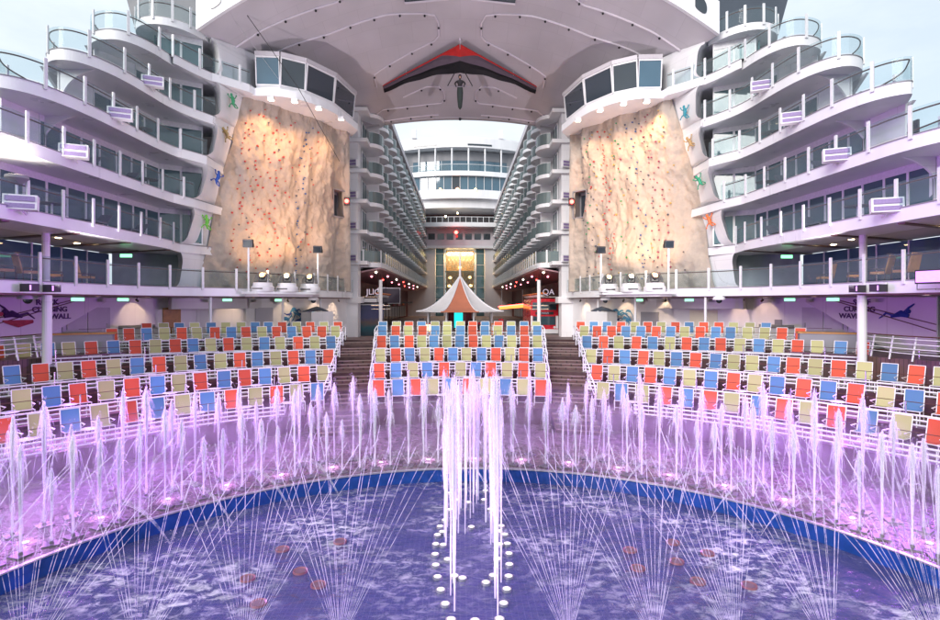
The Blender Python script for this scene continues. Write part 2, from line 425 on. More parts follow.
def along(P, step, start=0.0):
    """points and headings every step metres along a plan path"""
    out = []; acc = start
    d = 0
    for a, b in zip(P[:-1], P[1:]):
        L = math.hypot(b[0]-a[0], b[1]-a[1])
        while acc <= d+L and L > 0:
            t = (acc-d)/L; out.append((a[0]+(b[0]-a[0])*t, a[1]+(b[1]-a[1])*t, math.atan2(b[1]-a[1], b[0]-a[0]))); acc += step
        d += L
    return out
def inset(P, t):
    O = []
    for i in range(len(P)):
        a = P[max(i-1, 0)]; b = P[min(i+1, len(P)-1)]; dx, dy = b[0]-a[0], b[1]-a[1]; l = math.hypot(dx, dy) or 1
        O.append((P[i][0]-dy/l*t, P[i][1]+dx/l*t))
    return O
def text_mesh(name, body, size, mat, parent, loc, rot, extrude=.01, world=True, bold=0.0, spacing=1.0, shear=0):
    cu = bpy.data.curves.new(name, 'FONT'); cu.body = body; cu.size = size; cu.extrude = extrude; cu.offset = bold
    cu.align_x = 'CENTER'; cu.align_y = 'CENTER'; cu.space_character = spacing; cu.shear = shear
    t = bpy.data.objects.new(name, cu); C.objects.link(t)
    dg = bpy.context.evaluated_depsgraph_get()
    me = bpy.data.meshes.new_from_object(t.evaluated_get(dg)); C.objects.unlink(t); bpy.data.objects.remove(t)
    me.materials.clear(); me.materials.append(mat)
    o = bpy.data.objects.new(name, me); C.objects.link(o)
    off = Vector((0, 0, 0))
    if parent is not None:
        o.parent = parent
        if world:
            q = parent
            while q is not None: off += q.location; q = q.parent
    o.location = Vector(loc)-off; o.rotation_euler = rot
    return o
SIDE = {1: 'right', -1: 'left'}
ORD = ['first', 'second', 'third', 'fourth', 'fifth', 'sixth', 'seventh', 'eighth', 'ninth', 'tenth', 'eleventh', 'twelfth', 'thirteenth', 'fourteenth', 'fifteenth', 'sixteenth', 'seventeenth', 'eighteenth', 'nineteenth', 'twentieth', 'twenty first', 'twenty second', 'twenty third', 'twenty fourth', 'twenty fifth', 'twenty sixth', 'twenty seventh', 'twenty eighth', 'twenty ninth', 'thirtieth'] + ['number %d' % k for k in range(31, 90)]

# ------------------------------------------------------------------ levels
POOL = (.3, 8.2)
RIM = 10.25
Z_WET, Z_WATER = -5.6, -6.0
Z_BOARD = -3.4
ZS = [15.75, 12.8, 9.85, 6.9, 3.95]        # suite balcony floors, top to bottom
YN = [32.0, 28.0, 24.0, 20.2, 16.0]        # aft end of each
XO = [22.4, 22.0, 21.2, 20.9, 20.9]

# ================================================================== SETTING
tag(MB().add([(-4000, -4000, -30), (4000, -4000, -30), (4000, 4000, -30), (-4000, 4000, -30)], [(0, 1, 2, 3)]).build('sea', paint('sea', (.02, .05, .08), .15, .3, .02, .5, .3)), kind='structure')
# pool basin
b = MB(); n = 160
ring = lambda r: [(POOL[0]+r*math.cos(2*PI*i/n), POOL[1]+r*math.sin(2*PI*i/n)) for i in range(n)]
b.add([(p[0], p[1], -6.75) for p in ring(RIM-.02)], [tuple(range(n))])
tag(b.build('pool_floor', M['floortile']), kind='structure')
tag(MB().add([(p[0], p[1], Z_WATER) for p in ring(RIM-.03)], [tuple(range(n))]).build('pool_water', M['water']), kind='structure')
b = MB(); b.lathe([(RIM-.01, -6.8), (RIM-.01, -5.63), (RIM+.02, -5.60), (RIM+.14, -5.60), (RIM+.14, -6.8)], (POOL[0], POOL[1], 0), n, cap=False)
tag(b.build('pool_wall', M['rimtile'], smooth=True), kind='structure')
b = MB(); b.lathe([(RIM-.03, -5.60), (RIM-.03, -5.565), (RIM+.06, -5.56), (RIM+.06, -5.60)], (POOL[0], POOL[1], 0), n, cap=False)
tag(b.build('pool_kerb', M['steel'], smooth=True), kind='structure')
def annulus(r0f, r1f, z, a0, a1, seg=90, c=(0, 8.2)):
    vs = []; fs = []
    for i in range(seg+1):
        a = a0+(a1-a0)*i/seg
        for rf in (r0f, r1f):
            r = rf(a) if callable(rf) else rf
            vs.append((c[0]+r*math.sin(a), c[1]+r*math.cos(a), z))
    for i in range(seg): fs.append((2*i, 2*i+1, 2*i+3, 2*i+2))
    return vs, fs
vs, fs = annulus(RIM+.05, 18.2, Z_WET, -PI*.72, PI*.72, 120, POOL)
tag(MB().add(vs, fs).build('splash_deck', M['wet']), kind='structure')

# terraces: row radius (chairs), floor height, spread of the outer rows
ROWR = [18.3, 20.5, 22.7, 24.9, 27.1, 28.9]
ROWZ = [-4.85, -4.3, -3.72, -3.15, -2.66, -2.45]
KEX = [-.8, -.6, 0.2, 2.6, 4.2, 5.2]
def rr(n, a, d=0.0):
    s2 = min(.62, math.sin(a)**2)
    return ROWR[n]+d+KEX[n]*s2/.46
def pol(r, a): return (r*math.sin(a), 8.2+r*math.cos(a))
A_END = [R(66), R(64), R(62), R(57), R(47), R(43)]
for k in range(6):
    a = A_END[k]; seg = 80
    outer = (lambda t, k=k: rr(k+1, t, -.92)) if k < 5 else (lambda t: rr(5, t, 1.6))
    inner = lambda t, k=k: rr(k, t, -1.0)
    vs, fs = annulus(inner, outer, ROWZ[k], -a, a, seg)
    b = MB(); b.add(vs, fs)
    tag(b.build('terrace_tread', M['deckwood']), kind='structure')
    # riser below this tread's front edge
    zlow = ROWZ[k-1] if k else Z_WET
    b = MB(); vs = []; fs = []
    for i in range(seg+1):
        t = -a+2*a*i/seg; p = pol(inner(t), t); vs += [(p[0], p[1], zlow-.3), (p[0], p[1], ROWZ[k]-.004)]
    for i in range(seg): fs.append((2*i, 2*i+1, 2*i+3, 2*i+2))
    b.add(vs, fs)
    tag(b.build('terrace_riser', M['riser']), kind='structure')
# side decks at the level of the fourth row, and the boardwalk behind
for s in (1, -1):
    b = MB(); b.prism([(13.5, 34), (16, 31.5), (21, 25), (24, 20), (30, 20), (30, 50), (12, 50), (9, 44)], -5.4, -2.66)
    b.mirror(s); tag(b.build('promenade_deck', M['deckwood']), kind='structure')
b = MB(); b.box(-14, 38.2, -4.2, 14, 175, Z_BOARD); tag(b.build('boardwalk', M['boardwalk']), kind='structure')

# stairs: extra half steps through the terraces
XIN = lambda r: 4.25+(r-18.3)*.12
XOUT = lambda r: 6.1+(r-18.3)*.125
b = MB(); bn = MB()
for s in (1, -1):
    levels = [Z_WET]+ROWZ
    for k in range(6):
        z0, z1 = levels[k], levels[k+1]; steps = 3 if k else 4
        if z1-z0 < .3: steps = 1
        for j in range(1, steps+1):
            zt = z0+(z1-z0)*j/(steps+1) if steps > 1 else z0+(z1-z0)*.5
            back = (steps+1-j)*.36
            rm = ROWR[k]-1.0
            xi, xo = XIN(rm), XOUT(rm)
            r0 = rm-back
            y = lambda x, r: 8.2+math.sqrt(max(0, r*r-x*x))
            P = [(s*xi, y(xi, r0)), (s*xo, y(xo, r0)), (s*xo, y(xo, rm)+.05), (s*xi, y(xi, rm)+.05)]
            b.prism(P, z0-.2, zt)
            bn.prism([(P[0][0], P[0][1]-.012), (P[1][0], P[1][1]-.012), (P[1][0], P[1][1]+.05), (P[0][0], P[0][1]+.05)], zt-.03, zt+.006)
tag(b.build('stair_steps', M['deckwood']), kind='structure')
tag(bn.build('stair_nosing', paint('pale_nosing', (.30, .22, .20), .5, .2, 4)), kind='structure')

# ================================================================== CHAIRS, TABLES, RAILS
def chair_meshes():
    fr = MB()
    for sx in (-.245, .245):
        fr.tube([(sx, -.30, 0), (sx, -.27, .40), (sx, .22, .38), (sx, .40, 1.04)], .016, 5)
        fr.tube([(sx, .30, 0), (sx, .20, .42), (sx*.98, -.22, .56), (sx*.98, .27, .58)], .011, 5)
    fr.tube([(-.245, .40, 1.04), (.245, .40, 1.04)], .016, 5)
    fr.tube([(-.245, -.27, .40), (.245, -.27, .40)], .016, 5)
    fr.tube([(-.245, .30, .02), (.245, .30, .02)], .014, 5)
    frame = fr.build('frame', M['frame'], mesh_only=True)
    arm = MB()
    for sx in (-.255, .255): arm.box(sx-.016, -.22, .57, sx+.016, .24, .585)
    arms = arm.build('armrest', M['frame'], mesh_only=True)
    bk, st = {}, {}
    for c in 'RBG':
        m = MB(); n = 6; vs = []; fs = []
        for i in range(n+1):
            t = i/n; y = .215+.18*t+.02*math.sin(t*PI); z = .36+.67*t
            vs += [(-.232, y, z), (.232, y, z), (-.232, y+.014, z), (.232, y+.014, z)]
        for i in range(n):
            a = 4*i; d = a+4
            fs += [(a, a+1, d+1, d), (a+2, d+2, d+3, a+3), (a, d, d+2, a+2), (a+1, a+3, d+3, d+1)]
        fs += [(0, 2, 3, 1), (4*n, 4*n+1, 4*n+3, 4*n+2)]
        m.add(vs, fs); bk[c] = m.build('backrest', M['c_'+c], mesh_only=True)
        m = MB(); vs = []; fs = []
        for i in range(n+1):
            t = i/n; y = -.27+.48*t; z = .405-.02*t-.03*math.sin(t*PI)
            vs += [(-.232, y, z), (.232, y, z), (-.232, y, z-.014), (.232, y, z-.014)]
        for i in range(n):
            a = 4*i; d = a+4
            fs += [(a, a+1, d+1, d), (a+2, d+2, d+3, a+3), (a, d, d+2, a+2), (a+1, a+3, d+3, d+1)]
        m.add(vs, fs); st[c] = m.build('seat', M['c_'+c], mesh_only=True)
    return frame, arms, bk, st
CH = chair_meshes()
CNAME = dict(R='red orange', B='blue', G='olive green')
RNAME = ['front row', 'second row', 'third row', 'fourth row', 'fifth row', 'back row']
def chair(x, y, z, rz, c, label, group):
    t = thing('mesh_chair', label, 'chair', (x, y, z), rz, group)
    mpart('frame', CH[0], t); mpart('armrest', CH[1], t); mpart('backrest', CH[2][c], t); mpart('seat', CH[3][c], t)
    t.scale = (1.16, 1.0, 1.08)
    return t
tb = MB(); tb.lathe([(.0, .405), (.27, .405), (.285, .42), (.27, .435), (.0, .435)], (0, 0, 0), 18, cap=False)
TAB_TOP = tb.build('table_top', M['table'], mesh_only=True, smooth=True)
tb = MB()
for k in range(3):
    a = k*2*PI/3+.3; tb.tube([(.05*math.cos(a), .05*math.sin(a), .40), (.24*math.cos(a), .24*math.sin(a), 0)], .014, 5)
TAB_LEG = tb.build('table_base', M['frame'], mesh_only=True)
SEQ = {
 0: ('BGRGRBGBRGBGRBGRBG', 'RBRGBRGBGR', 'GBGRBRGBRGRBGRBGRB'),
 1: ('GRGBRBRGBRGRBGRBG', 'RBGBRGBRGRG', 'RGBRBGBRGBRBRGBRG'),
 2: ('RBRGBRGBGRBGRGRBGRBG', 'GRBGRBGBRGRB', 'GRBRGBRBGGBRGRGBRGBR'),
 3: ('BGRGBGRGBRGRBRGBGR', 'RBRGBGBRGBGRG', 'BRGRBGRBRGBGRGBR'),
 4: ('GRRBRGRBRGRGBRR', 'BRGRBGBRBGBRB', 'GRRBBRBGRBBGGRR'),
 5: ('RGRGRBBGGBGBGR', 'BGRBGGGRBRGBG', 'RBBRGRGRBRRGGB'),
}
SP = [.915, .89, .88, .90, .86, .85]
random.seed(11)
for k in range(6):
    left, mid, right = SEQ[k]
    rm = ROWR[k]
    # centre block, left to right
    n = len(mid); half = XIN(rm)-.42
    for i, c in enumerate(mid):
        if k == 0 and False: continue
        x = -half+2*half*i/(n-1)+random.uniform(-.04, .04)
        a = math.asin(x/rm); p = pol(rr(k, a), a)
        chair(p[0], p[1], ROWZ[k], -a+random.uniform(-.09, .09), c,
              '%s mesh chair, centre seating block, %s, %s from the left stairs' % (CNAME[c], RNAME[k], ORD[i]), 'chairs of the centre seating block')
        if i % 2 and i < n-1:
            x2 = x+half/(n-1); a = math.asin(x2/rm); p = pol(rr(k, a, -.15), a)
            t = thing('side_table', 'round white table, centre seating block, %s, between %s and %s chairs' % (RNAME[k], ORD[i], ORD[i+1]), 'side table', (p[0], p[1], ROWZ[k]), 0, 'side tables between the chairs')
            mpart('table_top', TAB_TOP, t); mpart('table_base', TAB_LEG, t)
    for s, seq in ((-1, left), (1, right)):
        a = math.asin((XOUT(rm)+.45)/rm); pa = None
        for i, c in enumerate(seq):
            if a > A_END[k]-.01: break
            aa = s*a; p = pol(rr(k, aa), aa)
            chair(p[0], p[1], ROWZ[k], -aa+random.uniform(-.12, .12), c,
                  '%s mesh chair, %s seating block, %s, %s from the stairs' % (CNAME[c], SIDE[s], RNAME[k], ORD[i]), 'chairs of the %s seating block' % SIDE[s])
            step = SP[k]/rr(k, a)*(1+random.uniform(-.05, .05))
            if i % 2 and i < len(seq)-1:
                am = s*(a+step/2); p = pol(rr(k, am, -.15), am)
                t = thing('side_table', 'round white table, %s seating block, %s, between %s and %s chairs' % (SIDE[s], RNAME[k], ORD[i], ORD[i+1]), 'side table', (p[0], p[1], ROWZ[k]), 0, 'side tables between the chairs')
                mpart('table_top', TAB_TOP, t); mpart('table_base', TAB_LEG, t)
            a += step

# guard rails along each terrace edge
def terrace_rail(k, a0, a1, where):
    seg = max(6, int(abs(a1-a0)*rr(k, a0)/.5))
    P = [pol(rr(k, a0+(a1-a0)*i/seg, -.93), a0+(a1-a0)*i/seg) for i in range(seg+1)]
    z = ROWZ[k]
    mid = P[len(P)//2]
    t = thing('terrace_rail', 'white pipe guard rail before the %s of the %s seating block' % (RNAME[k], where), 'guard rail', (mid[0], mid[1], z), 0, 'guard rails of the seating terraces')
    for h in (.08, .25, .42):
        MB().tube([(p[0], p[1], z+h) for p in P], .036, 6).build('rail_pipe', M['rail'], t)
    MB().tube([(p[0], p[1], z+.86) for p in P], .013, 5).build('handrail', M['brownrail'], t)
    for x, y, h in along(P, 1.25, .1):
        MB().tube([(x, y, z-.02), (x, y, z+.43)], .02, 5).build('rail_post', M['rail'], t)
    for x, y, h in along(P, 3.7, .1 if where == 'centre' else 1.2):
        MB().tube([(x, y, z), (x, y, z+.86)], .026, 6).build('post', M['steel'], t)
for k in range(1, 6):
    rm = ROWR[k]-1
    ai = math.asin(XIN(rm)/rm); ao = math.asin(XOUT(rm)/rm)
    terrace_rail(k, -ai, ai, 'centre')
    terrace_rail(k, -A_END[k]+.01, -ao, 'left'); terrace_rail(k, ao, A_END[k]-.01, 'right')
rm = ROWR[0]-1
for (a0, a1, w) in ((-A_END[0], -R(26), 'left'), (R(26), A_END[0], 'right')): terrace_rail(0, a0, a1, w)

# stair handrails: short white loops both sides of each flight
lvl = [Z_WET]+ROWZ
for s in (-1, 1):
    for side, XF in (('inner', XIN), ('outer', XOUT)):
        for k in range(1, 6):
            rm = ROWR[k]-1.0; x = XF(rm)+(.06 if side == 'outer' else -.06)*1
            y0 = 8.2+math.sqrt((rm-1.0)**2-x*x); y1 = 8.2+math.sqrt((rm+.35)**2-x*x)
            z0, z1 = ROWZ[k-1], ROWZ[k]
            t = thing('stair_handrail', 'white looped handrail, %s edge of the %s stairs, up to the %s' % (side, SIDE[s], RNAME[k]), 'handrail', (s*x, y0, z0), 0, 'looped handrails beside the stairs')
            MB().tube(chaikin([(s*x, y0, z0), (s*x, y0-.05, z0+.8), (s*x, y0+.1, z0+.98), (s*x, y1-.1, z1+.95), (s*x, y1+.05, z1+.8), (s*x, y1, z1)], 2), .032, 6).build('loop', M['rail'], t)
            MB().tube([(s*x, y0, z0+.45), (s*x, y1, z1+.45)], .02, 5).build('lower_bar', M['rail'], t)

# ================================================================== SUITE TOWERS
def railing(P, z, parent, step=2.1, start=.3, h=1.06, lean=.10, glassmat='glass', brown=True):
    """frameless glass balustrade along plan path P: pane, brown handrail inside, tapered posts proud of the edge"""
    g = MB(); g.wall(inset(P, -.02), z+.06, z+h, .016); g.build('glass_pane', M[glassmat], parent)
    I = inset(P, lean)
    if brown: MB().tube([(p[0], p[1], z+h-.10) for p in I], .034, 6).build('handrail', M['brownrail'], parent)
    for x, y, a in along(P, step, start):
        nx, ny = math.sin(a), -math.cos(a)
        MB().obox((x+nx*.05, y+ny*.05, z+h*.5-.02), (.15, .07, h+.34), a).build('railing_post', M['rail'], parent)
def rock_edge(z, back=0.0):
    K = [(-1, 18.25, 38.9), (1, 18.15, 39.0), (5.2, 17.9, 39.6), (8.5, 17.45, 40.0), (11, 16.9, 40.4), (13.5, 16.35, 40.75), (15.9, 15.8, 41.0), (19, 15.2, 41.6)]
    for a_, b_ in zip(K[:-1], K[1:]):
        if a_[0] <= z <= b_[0]:
            t_ = (z-a_[0])/(b_[0]-a_[0]); return a_[1]+(b_[1]-a_[1])*t_, a_[2]+(b_[2]-a_[2])*t_+back
    return K[-1][1], K[-1][2]+back
EDGE = [(-.5, 19.8, 38.1), (1, 19.7, 38.0), (4, 18.9, 37.3), (6.9, 17.75, 36.9), (9.85, 17.05, 37.2), (12.8, 16.9, 38.1), (15.7, 16.95, 38.2), (18.7, 17.3, 38.5)]
def bal_path(i):
    Y, X = YN[i], XO[i]
    ex, ey = [(a[1], a[2]) for a in EDGE][6-i]
    P = [(ex-.03, ey+.1), (ex*.5+9.15, ey-1.3), (18.25, 34.9), (18.35, Y+4.2), (18.6, Y+2.0), (19.15, Y+.55), (20.0, Y-.05), (X-.9, Y+.35), (X-.15, Y+1.6), (X, Y+3.4), (X, Y+5)]
    return chaikin(P, 3)
DIRR = {}
for s in (1, -1):
    T = thing('balcony_tower', 'white %s hand stack of terraced round ended balconies beside the climbing wall' % SIDE[s], 'building', (s*20, 36, Z_BOARD), 0, 'balcony towers either side of the amphitheatre')
    DIRR[s] = T
    for i, z in enumerate(ZS):
        P = bal_path(i)
        out = P+[(XO[i], 41), (17.2, 41)]
        m = MB(); m.prism(out, z-.60, z-.045); m.mirror(s); sl = m.build('balcony_deck', M['fascia'], T, smooth=False)
        m = MB(); m.prism([(p[0], p[1]) for p in inset(P, -.03)]+[(XO[i]+.02, 40.9), (17.2, 40.9)], z-.045, z+.0); m.mirror(s); m.build('deck_edge', M['grey'], sl)
        Q = inset(P, .16); Q = [(p[0]*s, p[1]) for p in Q]
        Ps = [(p[0]*s, p[1]) for p in P]
        if s > 0: railing(Ps, z, T, 2.05, .35)
        else: railing(list(reversed(Ps)), z, T, 2.05, .9)
        zc = (ZS[i-1] if i else ZS[0]+2.95)-.5
        # recessed suite front: glazed wall with mullions, slanted end bulkhead
        Yb = max(YN[i-1] if i else 36.4, YN[i]+2)+2.2
        W = [(17.9, 38.6), (20.2, 37.2), (20.7, Yb+1.2)]
        for a, bb, nm in ((W[0], W[1], 2), (W[1], W[2], max(1, int((W[1][1]-W[2][1])/1.3)))):
            for j in range(nm):
                p = [a[q]+(bb[q]-a[q])*j/nm for q in (0, 1)]; q2 = [a[q]+(bb[q]-a[q])*(j+1)/nm for q in (0, 1)]
                ang = math.atan2(q2[1]-p[1], q2[0]-p[0]); L = math.hypot(q2[0]-p[0], q2[1]-p[1]); cx, cy = (p[0]+q2[0])/2, (p[1]+q2[1])/2
                m = MB()
                for off in (-L/2+.035, L/2-.035):
                    m.obox((cx+off*math.cos(ang), cy+off*math.sin(ang), (z+zc)/2), (.07, .09, zc-z), ang)
                for zz in (z+.05, zc-.22): m.obox((cx, cy, zz), (L-.14, .085, .1 if zz < z+1 else .42), ang)
                m.mirror(s); w = m.build('window', M['rail'], T)
                m = MB(); m.obox((cx, cy, (z+zc)/2-.1), (L-.14, .02, zc-z-.5), ang); m.mirror(s); m.build('window_pane', M['teal'], w)
                if (j+i) % 2 == 0:
                    m = MB(); k0 = 8; vs = []; fs = []
                    nx, ny = math.sin(-ang), math.cos(ang)
                    for q in range(k0*3+1):
                        t = q/(k0*3); px = p[0]+(q2[0]-p[0])*t; py = p[1]+(q2[1]-p[1])*t; w_ = .05*math.sin(q*PI/1.5)
                        ox, oy = (-(q2[1]-p[1])/L, (q2[0]-p[0])/L)
                        dd = .25+w_; sgn = -1 if ox < 0 else 1
                        vs += [(px+abs(ox)*dd, py+.0+oy*sgn*dd, z+.05), (px+abs(ox)*dd, py+oy*sgn*dd, zc-.3)]
                    for q in range(k0*3): fs.append((2*q, 2*q+2, 2*q+3, 2*q+1))
                    m.add(vs, fs); m.mirror(s); m.build('curtain', M['curtain'], w)
        # slanted glass return and white partition to the outer bulwark
        m = MB(); m.wall([(20.7, Yb+1.2), (XO[i]-.12, Yb-.9)], z+.0, zc, .1); m.mirror(s); m.build('partition', M['white'], T)
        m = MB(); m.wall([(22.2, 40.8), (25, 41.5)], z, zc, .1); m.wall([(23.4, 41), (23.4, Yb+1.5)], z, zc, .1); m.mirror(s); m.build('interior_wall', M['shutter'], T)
        # outer bulwark under the deck above, slanted aft edge
        up_y = (YN[i-1] if i else 36.2)
        xo = XO[i-1] if i else 22.4
        prof = [(up_y+1.1, zc), (41, zc), (41, z), (up_y+4.6, z)]
        m = MB(); vs = [(xo-.22, y, zz) for y, zz in prof]+[(xo-.06, y, zz) for y, zz in prof]
        m.add(vs, [(3, 2, 1, 0), (4, 5, 6, 7)]+[(q, (q+1) % 4, 4+(q+1) % 4, 4+q) for q in range(4)])
        m.mirror(s); m.build('bulwark', M['white'], T)
        # big rounded bulkhead arch half way along the long decks
        ya = YN[i]+ (5.2 if i < 3 else 7.5)
        if i >= 2:
            pts = [(18.9, zc), (XO[i]-.25, zc), (XO[i]-.25, z+.0), (21.0, z)]
            arc = chaikin([(21.0, z), (20.9, z+1.1), (20.2, z+2.0), (18.9, zc)], 3)
            pr = [(XO[i]-.25, zc), (XO[i]-.25, z)]+arc
            m = MB(); nn = len(pr)
            m.add([(x, ya, zz) for x, zz in pr]+[(x, ya+.12, zz) for x, zz in pr], [tuple(range(nn)), tuple(range(2*nn-1, nn-1, -1))]+[(q, nn+q, nn+(q+1) % nn, (q+1) % nn) for q in range(nn)])
            m.mirror(s); m.build('arched_bulkhead', M['white'], T)
        # downlights and round vent in the ceiling above
        for q in range(3):
            m = MB(); m.lathe([(.0, -.03), (.10, -.03), (.12, -.0), (.0, -.0)], (19.6, Yb+1.5+q*1.9 if i else 37.2+q, zc), 12, cap=False); m.mirror(s); m.build('downlight', M['trim'], T)
    # top deck A behind and above, meeting the canopy
    PA = chaikin([(17.7, 38.6), (18.2, 37.6), (18.7, 36.9), (19.6, 36.35), (20.8, 36.4), (21.8, 37.2), (22.3, 38.6), (22.4, 40)], 2)
    m = MB(); m.prism(PA+[(22.4, 43), (17.5, 43)], 18.2, 18.7); m.mirror(s); sl = m.build('balcony_deck', M['fascia'], T)
    Ps = [(p[0]*s, p[1]) for p in PA]
    railing(Ps if s > 0 else list(reversed(Ps)), 18.7, T, 1.15, .2)
    # slate coloured deckhouse above
    m = MB(); pr = [(16.0, 18.8), (23.6, 18.8), (25.6, 26), (14, 26)]
    m.add([(x, 41.0, zz) for x, zz in pr]+[(x, 60, zz) for x, zz in pr], [(3, 2, 1, 0), (4, 5, 6, 7)]+[(q, (q+1) % 4, 4+(q+1) % 4, 4+q) for q in range(4)])
    m.mirror(s); m.build('deckhouse', M['slate'], T)
    # link balcony between topmost suite and control booth
    m = MB(); m.prism([(17.0, 38.0), (15.2, 40.0), (14.9, 41.2), (17.0, 43)], 15.15, 15.7); m.mirror(s); m.build('link_deck', M['fascia'], T)
    L = [(17.0*s, 38.1), (15.2*s, 40.1)]
    railing(L if s < 0 else L[::-1], 15.7, T, 1.4, .5)
    # white shell panel between the balconies and the rock
    def edge_x(z):
        K = EDGE
        for a_, b_ in zip(K[:-1], K[1:]):
            if a_[0] <= z <= b_[0]:
                t_ = (z-a_[0])/(b_[0]-a_[0]); return a_[1]+(b_[1]-a_[1])*t_, a_[2]+(b_[2]-a_[2])*t_
        return K[-1][1:]
    prof = []
    slabs = [.97]+sorted(ZS)
    zz = -.5
    while zz < 18.6:
        x, y = edge_x(zz); k_ = 0
        for a_, b_ in zip(slabs, slabs[1:]+[18.7]):
            lo_, hi_ = a_+.0, b_-.5
            if lo_ < zz < hi_: k_ = min(1, ((zz-lo_)/.55), ((hi_-zz)/.9)); k_ = math.sqrt(max(0, 1-(1-k_)**2))
        prof.append((zz, x-.42*k_, y+.10*k_)); zz += .1
    m = MB(); vs = []; fs = []
    for zz, x, y in prof:
        tz = (zz-.9)/15; vs += [(x, y, zz), (*rock_edge(zz, .35), zz), (14.6, 45.2, zz), (x+.12, y+.25, zz), (x+.9, y+1.2, zz)]
    for q in range(len(prof)-1):
        a = 5*q; d = a+5
        fs += [(a, d, d+1, a+1), (a+1, d+1, d+2, a+2), (a+3, d+3, d, a), (a+4, d+4, d+3, a+3)]
    m.add(vs, fs); m.mirror(s); m.build('shell_panel', M['white'], T, smooth=True)
    # hull side below and outboard
    m = MB(); m.box(24.9, 26, -30, 25.3, 60, -2.7); m.box(22.6, 41.2, -2.6, 24.8, 60, 18.1); m.mirror(s); m.build('hull_side', M['white'], T)
    # furniture glimpsed on the balconies
    for (i, y) in ((1, 34.5), (2, 31.5), (3, 32.5), (3, 29), (4, 30), (4, 33.5)):
        z = ZS[i]
        t = thing('sun_lounger', 'dark cushioned lounger, %s side, %s suite balcony down' % (SIDE[s], ORD[i]) + (', nearer the pool' if (i, y) in ((3, 29), (4, 30)) else ', by the suite windows'), 'lounger', (s*19.6, y, z), 0, 'loungers on the suite balconies')
        m = MB(); m.box(-.32, -.9, .28, .32, .4, .38); m.add([(-.32, .4, .28), (.32, .4, .28), (.32, .95, .8), (-.32, .95, .8), (-.32, .4, .38), (.32, .4, .38), (.32, .90, .88), (-.32, .90, .88)], [(0, 1, 2, 3), (7, 6, 5, 4), (0, 3, 7, 4), (1, 5, 6, 2), (2, 6, 7, 3)])
        m.build('cushion', M['slate'], t, world=False)
        m = MB()
        for a, c in ((-.3, -.85), (.3, -.85), (-.3, .5), (.3, .5)): m.tube([(a, c, 0), (a, c, .29)], .02, 5)
        m.build('legs', M['frame'], t, world=False)
    for (i, y) in ((2, 34), (3, 34.6), (4, 26.5)):
        z = ZS[i]
        t = thing('dining_table', 'dark round dining table on the %s suite balcony from the top, %s tower' % (ORD[i], SIDE[s]), 'table', (s*19.4, y, z), 0, 'dining tables on suite balconies')
        MB().lathe([(0, .7), (.55, .7), (.55, .74), (0, .74)], (0, 0, 0), 20, cap=False).build('table_top', M['shutter'], t, world=False)
        MB().tube([(0, 0, 0), (0, 0, .7)], .05, 8).build('pedestal', M['steel'], t, world=False)
    # striped line-array speakers on brackets at the balcony edges
    for (y, i, nm) in ((33.0, 1, 'second highest'), (29.9, 2, 'third highest'), (26.4, 3, 'fourth highest'), (23.3, 4, 'lowest')):
        z = ZS[i]
        t = thing('outdoor_speaker', 'purple grilled white speaker bracketed to the %s suite balcony, %s tower' % (nm, SIDE[s]), 'speaker', (s*18.15, y-.1, z-.1), 0, 'speakers bracketed to the balconies')
        a = s*R(-24)
        m = MB(); m.obox((-s*.1, -.25, .22), (1.15, .35, .62), a, R(-8)); m.build('speaker_cabinet', M['white'], t, world=False)
        for dz in (-.15, .15):
            m = MB(); m.obox((-s*.1-math.sin(-a)*.19, -.25-.19*math.cos(a), .235+dz), (1.0, .03, .2), a, R(-8)); m.build('grille', M['purplegrille'], t, world=False)
        m = MB(); m.tube([(0, .15, -.2), (-s*.1, -.2, -.05)], .05, 6); m.build('bracket', M['white'], t, world=False)

